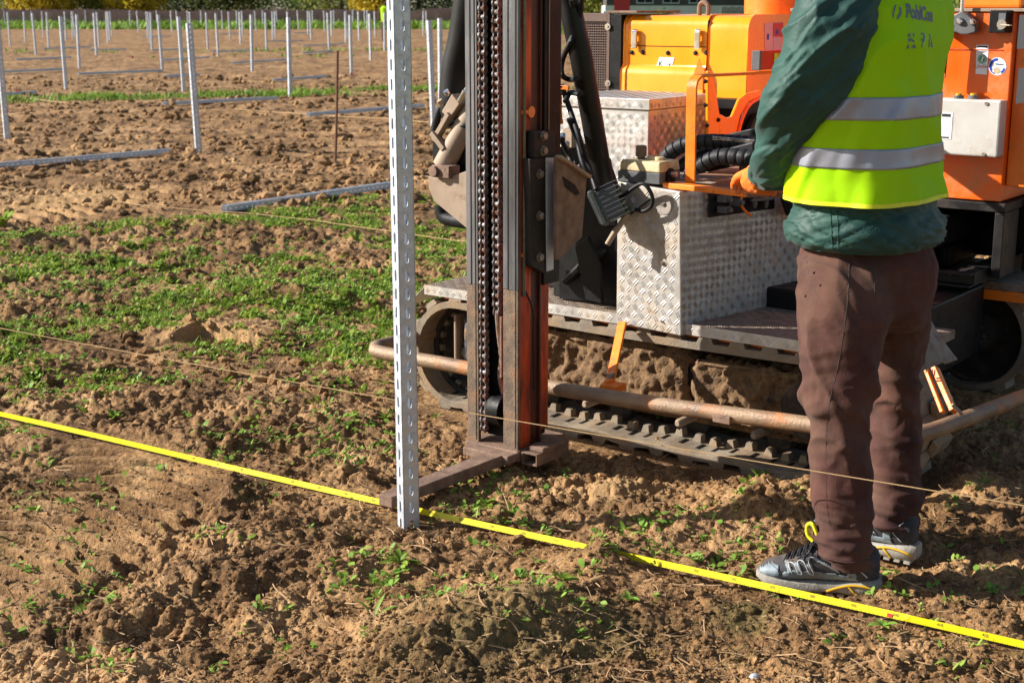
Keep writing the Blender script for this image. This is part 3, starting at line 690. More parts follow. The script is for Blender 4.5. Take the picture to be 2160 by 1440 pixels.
for (a, b, lb, z) in lying+[(a, b, None, .08) for a, b in far_ly]:
    A = W(*a, z=z*.5+.03); B = W(*b, z=z*.5+.03); d = B-A; L = d.length
    mb = sigma_pile(L, wf=.055, df=.045, pitch=.05, slot=(.01, .022), slots=bool(lb) and A.y < 16, seg=2)
    o = mb.build('lying_rail', M['galv_far']); o.rotation_euler = (math.pi/2, math.pi*0, 0)
    X = d.normalized(); U = Vector((0, 0, 1)); Yv = U.cross(X).normalized(); U = X.cross(Yv)
    Mx = Matrix((Yv, U, X)).transposed()                                 # section x -> sideways, y -> up, z -> along
    o.matrix_world = Matrix.Translation(A-Yv*.027-U*.02) @ Mx.to_4x4()
    tag(o, lb or 'thin grey rail lying flat far out between the posts', 'steel rail', 'rails lying ready on the field')
# rusty rod and red ground marks
p = W(706, 352, z=0); top = W(712, 110, Y=p.y)
mb = MB(); mb.tube([p-Vector((0, 0, .1)), p.lerp(top, .5)+Vector((.006, 0, 0)), top], .012, 8); mb.cyl(top, top+Vector((0, 0, .01)), .015, 8)
tag(mb.build('rusty_rod', M['rod'], None, smooth=True), 'thin rusty steel rod standing upright in the soil', 'rod')
for px, py, lb in ((742, 161, 'red marking peg at the foot of the post right of the rod'), (38, 201, 'red marking peg in the grass strip at the left'), (280, 124, 'red marking peg far out in the field left of the nearest post'), (452, 118, 'red marking peg far out near the second row')):
    p = W(px, py, z=.02); mb = MB(); mb.hexa([p+Vector(v) for v in ((-.03, -.03, -.05), (.03, -.03, -.05), (.03, .03, -.05), (-.03, .03, -.05))], [p+Vector(v) for v in ((-.025, -.02, .07), (.02, -.02, .06), (.02, .02, .07), (-.025, .02, .08))])
    mb.cyl(p, p+Vector((0, 0, -.1)), .01, 6); tag(mb.build('marking_peg', M['red_ink'], None), lb, 'peg', 'marking pegs')

# ------------------------------------------------------------------ the pile driving rig
rig = empty('pile_driving_rig', MO, -AL)
tag(rig, 'orange and yellow tracked pile driving rig with a dark vertical mast and tread plate boxes', 'construction machine')
def part(mb, name, m, parent=rig, smooth=False, bevel=0, label=None):
    o = mb.build(name, m, parent, smooth, bevel)
    if label: o['label'] = label
    return o
def plate(pxs, th, s=None, t=None, z=None):
    return MB().prism([q(*p, s=s, t=t, z=z) for p in pxs], th)
def treads(poly, ux, n, cell=.0262, ln=.0120, wd=.0023, ht=.0012, inset=.004, par=0):
    """raised bar pairs of a tread plate over a flat polygon (3d points), as geometry"""
    o = Vector(poly[0]); ux = Vector(ux).normalized(); n = Vector(n).normalized(); uy = n.cross(ux).normalized()
    P2 = [((Vector(p)-o).dot(ux), (Vector(p)-o).dot(uy)) for p in poly]
    def inside(x, y):
        c = False
        for (x0, y0), (x1, y1) in zip(P2, P2[1:]+P2[:1]):
            if (y0 > y) != (y1 > y) and x < (x1-x0)*(y-y0)/(y1-y0)+x0: c = not c
        return c
    xs = [p[0] for p in P2]; ys = [p[1] for p in P2]; mb = MB()
    for i in range(int(min(xs)/cell)-1, int(max(xs)/cell)+2):
        for j in range(int(min(ys)/cell)-1, int(max(ys)/cell)+2):
            cx, cy = (i+.5)*cell, (j+.5)*cell; a = R(52) if (i+j) % 2 == par else R(-52)
            dx, dy = math.cos(a), math.sin(a)
            if not all(inside(cx+sx*ln*.85, cy+sy*ln*.85) for sx in (-1, 1) for sy in (-1, 1)): continue
            for off in (-.0036, .0036):
                bx, by = cx-dy*off, cy+dx*off
                c = o+ux*bx+uy*by; D = (ux*dx+uy*dy)*ln; S_ = (ux*-dy+uy*dx)*wd
                lo = [c-D, c-D*.55-S_, c+D*.55-S_, c+D, c+D*.55+S_, c-D*.55+S_]
                hi = [c-D*.55+n*ht, c+D*.55+n*ht]
                mb.add(lo+hi, [(0, 1, 6), (1, 2, 7, 6), (2, 3, 7), (3, 4, 7), (4, 5, 6, 7), (5, 0, 6)])
    return mb
def merge(a, b): a.add(b.v, b.f); return a
NS = Vector((0, -1, 0)); NR = Vector((1, 0, 0)); NU = Vector((0, 0, 1))

# --- tracks
def track(t0, t1, zb, name_label):
    tr = MB(); s0, s1, r = -.42, 1.09, .195; zc = zb+r
    def loop(rad, n=18):
        P = []
        for k in range(n+1):
            a = math.pi/2+math.pi*k/n; P.append(Vector((s0+rad*math.cos(a), 0, zc+rad*math.sin(a))))
        m_ = 40
        for k in range(1, m_):
            P.append(Vector((s0+(s1-s0)*k/m_, 0, zc-rad+ (.006*math.sin(k*.9)))))
        for k in range(n+1):
            a = -math.pi/2+math.pi*k/n; P.append(Vector((s1+rad*math.cos(a), 0, zc+rad*math.sin(a))))
        for k in range(1, m_):
            x = s1+(s0-s1)*k/m_; P.append(Vector((x, 0, zc+rad-.010*math.sin(math.pi*k/m_))))
        return P
    out = loop(r); inn = loop(r-.024); n = len(out); vs = []
    for a, b in zip(out, inn): vs += [Vector((a.x, t0, a.z)), Vector((a.x, t1, a.z)), Vector((b.x, t1, b.z)), Vector((b.x, t0, b.z))]
    fs = []
    for i in range(n):
        j = (i+1) % n
        for k in range(4): fs.append((i*4+k, i*4+(k+1) % 4, j*4+(k+1) % 4, j*4+k))
    tr.add(vs, fs)
    # tread lugs outside, guide teeth inside, spaced along the loop
    seg = []; L = 0
    for i in range(n): seg.append((L, out[i], out[(i+1) % n])); L += (out[(i+1) % n]-out[i]).length
    def at(d):
        d %= L
        for l0, a, b in reversed(seg):
            if d >= l0:
                t = (d-l0)/max(1e-6, (b-a).length); return a.lerp(b, t), (b-a).normalized()
    nl = 38
    for k in range(nl):
        p, d = at(L*k/nl); nn = Vector((d.z, 0, -d.x))
        if nn.dot(p-Vector(((s0+s1)/2, 0, zc))) < 0: nn = -nn
        h = .021; tcur = .5*(t0+t1)
        for ta, tb, of in ((t0, t0+.10, 0), (t1-.13, t1, .5)):
            pp = p+d*(L/nl*of*.6)
            w0, w1 = .030, .020
            lo = [pp-d*w0+Vector((0, ta, 0)), pp+d*w0+Vector((0, ta, 0)), pp+d*w0+Vector((0, tb, 0)), pp-d*w0+Vector((0, tb, 0))]
            hi = [pp-d*w1+nn*h+Vector((0, ta+.004, 0)), pp+d*w1+nn*h+Vector((0, ta+.004, 0)), pp+d*w1+nn*h+Vector((0, tb, 0)), pp-d*w1+nn*h+Vector((0, tb, 0))]
            tr.hexa(lo, hi)
    nt_ = 66
    for k in range(nt_):
        p, d = at(L*k/nt_); nn = Vector((d.z, 0, -d.x))
        if nn.dot(p-Vector(((s0+s1)/2, 0, zc))) > 0: nn = -nn
        pp = p+nn*.024; a = Vector((0, t0+.100, 0)); b = Vector((0, t0+.135, 0))
        tr.hexa([pp-d*.016+a, pp+d*.016+a, pp+d*.016+b, pp-d*.016+b], [pp-d*.010+nn*.024+a+Vector((0, .006, 0)), pp+d*.010+nn*.024+a+Vector((0, .006, 0)), pp+d*.010+nn*.024+b, pp-d*.010+nn*.024+b])
    tr.mi = 1; sl_ = tr
    for k in range(nt_):
        p, d = at(L*(k+.5)/nt_); nn = Vector((d.z, 0, -d.x))
        if nn.dot(p-Vector(((s0+s1)/2, 0, zc))) > 0: nn = -nn
        pp = p+nn*.0265
        if abs(nn.z) > .9: sl_.obox(pp-nn*.0018+Vector((0, t0+.072, 0)), (.015, .050, .002), Matrix.Identity(3))
    g = part(tr, 'rubber_track', [M['track'], M['black']], label=name_label)
    fin_bevel(g, .004, 1, 50)
    for sx, rr, nm in ((s0, r-.028, 'idler_wheel'), (s1, r-.028, 'sprocket_wheel')):
        wm = MB(); c0 = Vector((sx, t0+(.085 if sx < 0 else .045), zc)); 
        prof = [(rr, 0), (rr, .03), (rr-.018, .035), (rr-.03, .055), (.085, .06), (.07, .02), (.055, -.012), (.0, -.014)]
        nseg = 32; vs = []; fs = []
        for (ra, da) in prof:
            for k in range(nseg): a = 2*math.pi*k/nseg; vs.append(c0+Vector((ra*math.cos(a), da, ra*math.sin(a))))
        for i in range(len(prof)-1):
            for k in range(nseg): fs.append((i*nseg+k, i*nseg+(k+1) % nseg, (i+1)*nseg+(k+1) % nseg, (i+1)*nseg+k))
        wm.add(vs, fs)
        wm.tube([c0+Vector((rr*math.cos(a), .01, rr*math.sin(a))) for a in [2*math.pi*k/32 for k in range(32)]], .012, 8, closed=True)
        wm.cyl(c0+Vector((0, .06, 0)), c0+Vector((0, .2, 0)), rr-.01, 28)
        wo = part(wm, nm, M['hub'], smooth=True)
        bm_ = MB()
        for k in range(6):
            a = k*math.pi/3; c = c0+Vector((.035*math.cos(a), -.006, .035*math.sin(a))); bm_.cyl(c+Vector((0, .01, 0)), c-Vector((0, .012, 0)), .007, 6)
        bm_.cyl(c0+Vector((0, -.01, 0)), c0-Vector((0, .03, 0)), .02, 12)
        part(bm_, 'hub_bolts', M['bolt'], wo)
def mud_block(a, b, name, m, amp=.017, res=.0075, k=0, parent=rig):
    """a box-shaped housing thick with caked mud: displaced faces"""
    a = Vector(a); b = Vector(b); mb = MB()
    def face(o, u, v, n):
        nu = max(2, int(u.length/res)); nv = max(2, int(v.length/res)); g = np.meshgrid(np.linspace(0, 1, nu+1), np.linspace(0, 1, nv+1))
        U, V_ = g[0].ravel(), g[1].ravel()
        xx = o.x+U*u.x+V_*v.x; yy = o.y+U*u.y+V_*v.y; zz = o.z+U*u.z+V_*v.z
        A_, B_ = (xx+yy*.3), (zz+yy*.9)
        d = amp*(.9*fbm(A_*7, B_*9, 3, k+401)+1.3*domes(A_*30+fbm(A_*20, B_*20, 2, k+431), B_*22, k+411, .6)*.8+.9*domes(A_*60, B_*48, k+415, .5)+.8*np.abs(fbm(A_*38, B_*22, 3, k+421))-.9*smst(.25, .4, fbm(A_*12, B_*8, 3, k+441)))
        e = np.minimum(np.minimum(U, 1-U)*u.length, np.minimum(V_, 1-V_)*v.length); edge = np.clip(e/.016, 0, 1); d = (d-.2*amp)*edge-(1-edge)**2*.012
        vs = [Vector((x+n.x*dd, y+n.y*dd, z+n.z*dd)) for x, y, z, dd in zip(xx, yy, zz, d)]
        w_ = nu+1; mb.add(vs, [(j*w_+i, j*w_+i+1, (j+1)*w_+i+1, (j+1)*w_+i) for j in range(nv) for i in range(nu)])
    dx, dy, dz = b.x-a.x, b.y-a.y, b.z-a.z
    X, Y_, Z_ = Vector((dx, 0, 0)), Vector((0, dy, 0)), Vector((0, 0, dz))
    face(Vector(a), X, Z_, Vector((0, -1, 0))); face(Vector((a.x, a.y, b.z)), X, Y_, Vector((0, 0, 1)))
    face(Vector((b.x, a.y, a.z)), Y_, Z_, Vector((1, 0, 0))); face(Vector((a.x, b.y, a.z)), -Y_, Z_, Vector((-1, 0, 0)))
    o = part(mb, name, m, parent, smooth=False); o.data.polygons.foreach_set('use_smooth', [True]*len(o.data.polygons)); return o
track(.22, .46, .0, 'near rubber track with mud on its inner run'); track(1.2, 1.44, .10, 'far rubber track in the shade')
mud_block((-.30, .262, .120), (.50, .44, .330), 'track_frame', M['mud'])
mud_block((.53, .262, .125), (.90, .44, .315), 'track_frame', M['mud'], k=7)
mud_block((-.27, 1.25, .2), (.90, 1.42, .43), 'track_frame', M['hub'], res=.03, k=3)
mb = MB(); mb.box((-.455, .255, .14), (-.443, .40, .335)); part(mb, 'track_tensioner', M['tan_steel'], bevel=.005); mud_block((-.425, .270, .125), (-.305, .43, .325), 'tensioner_box', M['mud_dark'], amp=.006, k=9)
mb = MB(); mb.box((.49, .285, .13), (.54, .44, .30)); part(mb, 'frame_plate', M['hub'], bevel=.004)
mb = MB(); mb.cyl((.93, .25, .21), (.93, .44, .21), .085, 24); mb.cyl((.93, .262, .21), (.93, .29, .21), .095, 24); part(mb, 'drive_motor', M['hub'], smooth=True, bevel=.004)
for sx in (-.12, .18, .48, .78):
    mb = MB(); mb.cyl((sx, .378, .068), (sx, .44, .068), .043, 18); part(mb, 'track_roller', M['hub'], smooth=True)
mud_block((-.42, .365, .070), (.92, .375, .16), 'frame_skirt', M['mud'], k=5)

# --- guard pipe round the track and its struts
gp = catmull([(-.40, 1.05, .26), (-.55, .6, .245), (-.622, .10, .236), (-.605, .01, .235), (-.53, -.028, .235), (-.175, -.03, .239), (.155, -.03, .228), (.6, -.03, .240), (1.05, -.028, .262), (1.24, -.01, .262), (1.335, .08, .256), (1.385, .28, .258), (1.45, .63, .262), (1.53, 1.0, .27)], 7)
mb = MB(); mb.tube(gp, .0235, 16); guard = part(mb, 'guard_pipe', M['pipe'], smooth=True)
mb = MB(); a = q(1525, 888, t=-.05); mb.box((a.x-.028, -.062, .228), (a.x+.028, -.02, .252)); part(mb, 'pipe_joint', M['rust'], guard, bevel=.002)
for px, py in ((1236, 852), (1432, 892), (1592, 918)):
    c = q(px, py, t=.23); mb = MB(); mb.tube([c+Vector((0, .1, 0)), c, c-Vector((0, .012, 0))], [.014, .014, .008], 12); part(mb, 'grease_bolt', M['tan_steel'], smooth=True)
a, b = q(1313, 680, t=.19), q(1287, 806, t=.0)
mb = MB(); mb.bar(a, b, .030, .010, up=(0, -1, .5)); mb.box((b.x-.03, -.01, .24), (b.x+.028, .05, .262)); st = part(mb, 'pipe_strut', M['orange_worn'], bevel=.0015)
mb = MB(); c = q(1288, 792, t=-.004); mb.cyl(c+Vector((0, .014, 0)), c-Vector((0, .012, 0)), .009, 6); part(mb, 'strut_bolt', M['bolt'], st)
a, b = q(1972, 775, s=1.31), q(2012, 868, s=1.40)
mb = MB(); mb.bar(a, b, .014, .032, up=(.2, -1, 0)); mb.bar(a+Vector((-.02, -.02, 0)), b+Vector((-.02, -.03, 0)), .010, .018, up=(.2, -1, 0)); st = part(mb, 'pipe_strut', M['orange_worn'], bevel=.0015)
mb = MB(); mb.tube(catmull([b+Vector((.0, -.02, .025)), b+Vector((.02, 0, .0)), b+Vector((.01, .03, -.01))], 5), .005, 8); part(mb, 'strut_clip', M['tan_steel'], st, smooth=True)

# --- deck over the near track
dk = MB(); dk.box((-.56, .222, .405), (1.22, .66, .433)); deck = part(dk, 'tread_plate_deck', M['alu_mud'], bevel=.001)
e = MB(); e.box((-.56, .2195, .402), (1.22, .2215, .436)); merge(e, treads([(-.56, .2193, .403), (1.22, .2193, .403), (1.22, .2193, .435), (-.56, .2193, .435)], (1, 0, 0), NS, cell=.030, ln=.011, ht=.0015)); part(e, 'deck_edge', M['alu'], deck)
t_ = treads([(-.55, .225, .4332), (1.2, .225, .4332), (1.2, .64, .4332), (-.55, .64, .4332)], (1, 0, 0), NU, cell=.0262, ht=.0018); part(t_, 'deck_treads', M['alu_mud'], deck)
fl = MB(); fl.prism([(-.56, .222, .431), (-.56, .60, .431), (-.66, .60, .36), (-.665, .26, .345), (-.64, .225, .36)], (0, 0, -.003)); merge(fl, treads([(-.565, .23, .4312), (-.565, .6, .4312), (-.65, .6, .365), (-.655, .27, .352)], (0, 1, 0), Vector((-.57, 0, .82)))); part(fl, 'fender_flap', M['alu'], deck)
fl = MB(); F0 = [q(1930, 672, s=1.26), q(1962, 672, s=1.26), q(1985, 712, s=1.30), q(2020, 758, s=1.34), q(1994, 768, s=1.34), q(1990, 764, s=1.34), q(1945, 783, s=1.31), q(1925, 800, s=1.30)]
fl.prism(F0, (-.003, 0, 0)); merge(fl, treads([p+Vector((.001, 0, 0)) for p in F0[:4]+F0[6:]], (0, 1, 0), NR)); part(fl, 'fender_flap', M['alu_mud'], deck)
mb = MB(); mb.box((-.5, .26, .385), (1.2, .60, .4045)); part(mb, 'deck_rail', M['orange'], deck)
dk2 = MB(); dk2.box((-.56, 1.16, .475), (1.28, 1.6, .50)); part(dk2, 'far_deck', M['alu_mud'], bevel=.001)
mb = MB(); mb.box((.3, 1.155, .440), (1.33, 1.18, .474)); part(mb, 'far_deck_rail', M['orange'])

# --- chassis, dark inside
mb = MB(); mb.box((-.35, .62, .26), (1.15, 1.12, .50)); mb.box((-.30, .66, .50), (.45, 1.5, .74)); mb.box((-.10, .48, .434), (.22, .64, .62)); mb.box((.2, 1.0, .5), (.95, 1.6, .74)); part(mb, 'chassis', M['black'], bevel=.008)
mb = MB(); mb.box((-.08, .34, .434), (.12, .50, .50)); mb.box((.13, .36, .434), (.27, .46, .56)); mb.cyl((.22, .33, .434), (.22, .33, .50), .022, 12); mb.cyl((.22, .33, .434), (.22, .33, .468), .03, 6); mb.box((-.3, .46, .434), (-.1, .62, .7)); part(mb, 'slew_base', M['dark_frame'], bevel=.006)
mb = MB(); a = q(1190, 590, t=.42); 
mb.cyl((.03, .36, .52), (.10, .62, .62), .05, 18); mb.tube(catmull([(.0, .30, .50), (.1, .28, .58), (.2, .36, .66), (.24, .5, .74)], 6), .014, 8); part(mb, 'slew_motor', M['black'], smooth=True)

# --- mast: two channels, two chains, red-orange back, black slide
T0 = -.26; ZT = 2.45
sA0, sA1, sB0, sB1 = .022, .066, .162, .218
mast = MB(); mast.box((.125, T0+.06, .1), (.205, -.10, ZT)); mast.box((.024, T0+.0555, .1), (.1245, T0+.064, ZT)); ms = part(mast, 'mast_body', M['black'])
def rail(s0, s1, nm):
    mb = MB(); zr = .58
    mb.box((s0, T0, zr), (s1, T0+.013, ZT)); mb.box((s0+.010, T0-.0025, zr+.001), (s0+.020, T0+.001, ZT)); mb.box((s1-.016, T0-.0025, zr+.001), (s1-.008, T0+.001, ZT))
    o = part(mb, nm, M['rail_grey'], ms, bevel=.0015)
    mb = MB(); mb.box((s0, T0, .082), (s1, T0+.013, zr-.0005)); mb.box((s1-.016, T0-.002, .09), (s1-.008, T0+.001, zr-.001)); part(mb, 'rail_foot', M['rail_rust'], o, bevel=.0015)
rail(sA0, sA1, 'mast_rail'); rail(sB0, sB1, 'mast_rail')
def chain(sc0, wd, nm, tfr, z0, z1, m='chain', lb=None):
    mb = MB(); p = .0254; n = int((z1-z0)/p)
    for k in range(n):
        z = z0+p*k; jit = random.uniform(-.0008, .0008)
        mb.cyl((sc0-wd*.5+jit, tfr+.008, z), (sc0+wd*.5+jit, tfr+.008, z), .0078, 10)
        o_ = .0022 if k % 2 else 0.0
        for sx in (-1, 1):
            x = sc0+sx*(wd*.5+o_)+jit
            for zz in (z, z+p): mb.cyl((x-.0016, tfr+.008, zz), (x+.0016, tfr+.008, zz), .0115, 10)
            mb.box((x-.0015, tfr+.0005, z), (x+.0015, tfr+.0155, z+p))
        for sx in (-1, 1): mb.cyl((sc0+sx*wd*.5, tfr+.008, z), (sc0+sx*(wd*.5+.007), tfr+.008, z), .004, 6)
    o = part(mb, nm, M[m], ms, smooth=True)
    if lb: o['label'] = lb
chain(.0815, .015, 'roller_chain', T0+.002, .13, ZT, lb='left roller chain running the full mast height')
chain(.1235, .017, 'roller_chain', T0+.014, .50, ZT, lb='right roller chain, brighter links, ending above the foot')
mb = MB(); mb.tube(catmull([(.124, T0+.02, .50), (.128, T0+.022, .44), (.132, T0+.03, .36), (.126, T0+.03, .30), (.133, T0+.04, .24)], 5), .0075, 8); mb.box((.140, T0+.012, .30), (.146, T0+.03, .49)); part(mb, 'chain_tail', M['rust'], ms, smooth=True)
mb = MB(); mb.cyl((.10, T0+.04, .19), (.145, T0+.04, .19), .052, 28); mb.cyl((.095, T0+.04, .19), (.15, T0+.04, .19), .018, 12); part(mb, 'chain_wheel', M['black'], ms, smooth=True)
mb = MB(); mb.box((.068, T0+.045, .10), (.160, T0+.051, ZT)); part(mb, 'mast_web', M['black'], ms)
sR = .2195
mb = MB(); mb.box((.165, T0+.0135, .084), (sR-.004, -.192, ZT)); part(mb, 'mast_side', M['mast_orange'], ms, bevel=.001)
mb = MB(); mb.box((.165, -.1915, .084), (sR-.010, -.150, ZT)); mb.box((.20, -.1495, .084), (sR-.001, -.141, ZT)); part(mb, 'mast_channel', pm('sooty dark red mast paint', (.10, .022, .010), (.03, .010, .008), 9, .5, 0, .1, 60, dirt=(.50, .07, .01), dsc=12, damt=.33, stretch=(1, 1, .15)), ms, bevel=.001)
mb = MB(); mb.box((.024, T0+.0135, .1), (.034, T0+.055, ZT)); part(mb, 'rail_wall', M['black'], ms)
mb = MB(); mb.cyl((sR+.003, -.236, .56), (sR+.003, -.236, ZT), .0055, 10); part(mb, 'grease_rod', pm('olive grey rod', (.17, .16, .11), (.1, .1, .07), 40, .4, .4), ms, smooth=True)
mb = MB(); mb.tube(catmull([(sR-.003, -.225, .58), (sR+.003, -.205, .54), (sR+.004, -.19, .50), (sR+.002, -.186, .42), (sR+.003, -.184, .26)], 6), .003, 6); part(mb, 'mast_cable', M['black_rubber'], ms, smooth=True)
for zz in (1.105, .685):
    mb = MB(); mb.cyl((sR-.006, -.20, zz), (sR+.004, -.20, zz), .017, 14); mb.box((sR-.006, -.245, zz-.004), (sR+.003, -.19, zz+.006)); part(mb, 'mast_lug', M['orange'], ms, smooth=True)
mb = MB(); mb.box((.12, -.140, .58), (.226, -.055, ZT)); part(mb, 'slide_beam', M['black'], ms, bevel=.003)
mb = MB(); mb.box((.2262, -.122, 1.00), (.2285, -.118, ZT)); part(mb, 'edge_strip', M['pipe'], ms)
mb = MB(); mb.box((.20, -.140, .12), (.216, -.10, .58)); part(mb, 'mast_back', M['mast_orange'], ms)
# bolted slide brackets
bs = sR+.030
c1 = [q(*p, s=bs) for p in ((1118, 335), (1170, 333), (1168, 572), (1150, 577), (1122, 562))]
mb = MB(); mb.prism(c1, (-.028, 0, 0)); br = part(mb, 'slide_bracket', M['dark_frame'], ms, bevel=.003)
mb = MB(); mb.prism([q(*p, s=bs+.001) for p in ((1126, 276), (1170, 276), (1172, 330), (1128, 334))], (-.028, 0, 0)); part(mb, 'slide_bracket', M['dark_frame'], ms, bevel=.003)
mb = MB(); mb.prism([q(*p, s=bs+.004) for p in ((1152, 333), (1169, 333), (1168, 568), (1153, 573))], (-.003, 0, 0)); part(mb, 'slide_strip', M['white_steel'], br, bevel=.001)
for px, py in ((1145, 287), (1145, 318), (1137, 367), (1137, 455), (1137, 542)):
    c = q(px, py, s=bs); mb = MB(); mb.cyl(c-Vector((.002, 0, 0)), c+Vector((.003, 0, 0)), .014, 18); mb.cyl(c, c+Vector((.012, 0, 0)), .0115, 6); part(mb, 'bracket_bolt', M['bolt'], br, bevel=.001)
mb = MB(); P_ = [q(*p, s=.290) for p in ((1174, 330), (1180, 333), (1238, 372), (1228, 500), (1180, 548), (1174, 548))]
mb.prism(P_, (-.012, 0, 0)); hp = part(mb, 'hinge_plate', M['rust'], ms, bevel=.0015)
mb = MB(); mb.bar(q(1178, 330, s=.295), q(1242, 373, s=.295), .010, .022, up=(1, 0, 0)); part(mb, 'hinge_flange', M['tan_steel'], hp, bevel=.001)
mb = MB(); ctr = [q(*p, s=.2905) for p in ((1186, 372), (1212, 390), (1222, 408), (1214, 412), (1192, 395))]; mb.prism(ctr, (.002, 0, 0)); part(mb, 'hinge_slot', M['black'], hp)
# foot and guide arm that holds the pile
ft = MB(); ft.box((.02, T0-.012, .050), (.226, -.02, .083)); ft.box((.05, T0-.06, .052), (.225, T0-.013, .080)); foot = part(ft, 'mast_foot', M['rust'], bevel=.004)
mb = MB(); z0_, z1_ = .045, .083
for a, b in (((.232, T0+.0, z0_), (.236, -.09, z1_)), ((.286, T0+.0, z0_), (.290, -.09, z1_)), ((.236, T0+.0, z0_), (.286, -.09, z0_+.004)), ((.236, T0+.0, z1_-.004), (.286, -.09, z1_))): mb.box(a, b)
part(mb, 'tube_socket', M['rust'], foot, bevel=.001)
mb = MB(); mb.box((.245, -.24, .084), (.30, -.10, .10)); part(mb, 'socket_plate', M['rust'], foot, bevel=.004)
A0 = q(1005, 985, z=.05); 
arm = MB(); arm.hexa([(.135, -.80, .045), (.185, -.80, .045), (.205, -.272, .045), (.14, -.272, .045)], [(.135, -.80, .078), (.185, -.80, .078), (.205, -.272, .080), (.14, -.272, .080)])
ga = part(arm, 'guide_arm', M['rust'], foot, bevel=.003)



# --- left side of the mast: tan bracket, cylinder, boot, hydraulic block
tl = .0
mb = MB(); mb.prism([q(*p, t=tl) for p in ((903, 372), (935, 378), (947, 374), (992, 358), (992, 488), (916, 425), (905, 400))], (0, .012, 0)); tb = part(mb, 'pivot_plate', M['tan_steel'], bevel=.002)
mb = MB(); c = q(912, 362, t=tl-.03); mb.cyl(c, c+Vector((0, .10, 0)), .018, 16); mb.box(c+Vector((-.012, .012, -.02)), c+Vector((.06, .07, .02))); part(mb, 'pivot_pin', M['rust'], tb, smooth=True, bevel=.002)
mb = MB(); a, b = q(934, 352, t=tl+.03), q(1020, 195, t=tl+.10); mb.tube([a, b], .036, 24); part(mb, 'tan_cylinder', M['tan_steel'], smooth=True)
mb = MB(); pts = [q(*p, t=tl+.10) for p in ((995, -60), (985, 30), (975, 90), (962, 150), (958, 215), (968, 265))]; mb.tube(catmull(pts, 7), [.05-.0*k for k in range(36)], 20)
bo = part(mb, 'hose_boot', M['black_pipe'], smooth=True)
mb = MB(); mb.prism([q(*p, t=tl+.03) for p in ((953, 198), (969, 220), (947, 252), (931, 236))], (0, .05, 0)); vb = part(mb, 'valve_block', M['tan_steel'], bevel=.003)
for a, b in (((969, 215), (982, 192)), ((945, 200), (940, 192)), ((932, 222), (926, 212)), ((978, 200), (990, 182))):
    A, B = q(*a, t=tl+.04), q(*b, t=tl+.03); mb = MB(); mb.cyl(A, B, .010, 10); part(mb, 'hose_fitting', M['chrome'] if a[1] < 216 else M['tan_steel'], vb, smooth=True)
mb = MB(); mb.bar(q(918, 296, t=tl+.03), q(950, 240, t=tl+.03), .016, .03, up=(0, -1, 0)); mb.bar(q(914, 280, t=tl+.02), q(940, 315, t=tl+.02), .018, .03, up=(0, -1, 0)); part(mb, 'valve_arm', M['tan_steel'], vb, bevel=.002)
mb = MB()
for k in range(5): mb.tube(catmull([q(935+k*7, 302-k*4, t=tl+.05), q(950+k*6, 290-k*6, t=tl+.04), q(962+k*6, 285-k*5, t=tl+.05), q(985, 260-k*8, t=tl+.09)], 5), .0075, 8)
part(mb, 'hydraulic_hose', M['black_rubber'], smooth=True, label='black hoses bundled left of the mast'); mb = MB(); mb.tube(catmull([q(930, 432, t=tl+.06), q(935, 455, t=tl+.06), q(955, 464, t=tl+.06), q(990, 468, t=tl+.06)], 6), .024, 12); part(mb, 'thick_hose', M['black_rubber'], smooth=True); mb = MB(); mb.tube(catmull([q(925, 300, t=tl+.08), q(916, 285, t=tl+.08), q(925, 240, t=tl+.08), q(950, 190, t=tl+.09)], 6), .014, 10)
part(mb, 'thick_hose', M['black_rubber'], smooth=True)
mb = MB(); mb.prism([q(*p, t=tl+.06) for p in ((912, 290), (940, 320), (985, 300), (985, 420), (950, 374), (912, 350))], (0, .05, 0)); part(mb, 'knuckle', M['black'], bevel=.004)

# --- boom tubes and hoses right of the mast
mb = MB(); mb.tube([q(1172, -120, t=.12), q(1226, 120, t=.14), q(1278, 420, t=.30)], [.035, .036, .034], 24); part(mb, 'lift_cylinder', M['black_pipe'], smooth=True)
mb = MB(); mb.tube([q(1262, 340, t=.28), q(1285, 470, t=.32)], .042, 20); mb.box((.22, .3, .72), (.30, .5, .80)); part(mb, 'cylinder_eye', M['black'], smooth=True)
hz = MB()
for pts in (((1228, -30), (1222, 40), (1200, 95), (1186, 130), (1186, 158), (1200, 168), (1214, 166)), ((1184, 180), (1200, 225), (1222, 290), (1240, 345), (1258, 400)), ((1205, 0), (1212, 45), (1205, 90)),
            ((1192, 215), (1203, 196), (1222, 200)), ((1182, 290), (1200, 330), (1214, 360), (1250, 380)), ((1200, 250), (1218, 300), (1232, 350), (1262, 390))):
    hz.tube(catmull([q(*p, t=.10+.03*(i % 2)) for i, p in enumerate(pts)], 6), .0085, 10)
part(hz, 'hydraulic_hose', M['black_rubber'], smooth=True, label='thin black hoses right of the mast')
mb = MB(); mb.prism([q(*p, t=.10) for p in ((1172, 180), (1178, 178), (1178, 240), (1181, 262), (1174, 264))], (0, .02, 0)); mb.bar(q(1172, 183, t=.1), q(1200, 186, t=.1), .008, .012); part(mb, 'orange_lug', M['orange'], bevel=.001)
mb = MB()
for px, py in ((1188, 285), (1196, 302), (1212, 345), (1222, 352), (1205, 352)):
    mb = MB(); c = q(px, py, t=.14); mb.cyl(c, c+Vector((.012, -.02, -.012)), .010, 8); part(mb, 'hose_coupling', M['chrome'], bevel=.001)
mb = MB(); mb.box(q(1187, 272, t=.16), q(1206, 312, t=.16)+Vector((0, .05, 0))); part(mb, 'coupling_block', M['tan_steel'], bevel=.002)
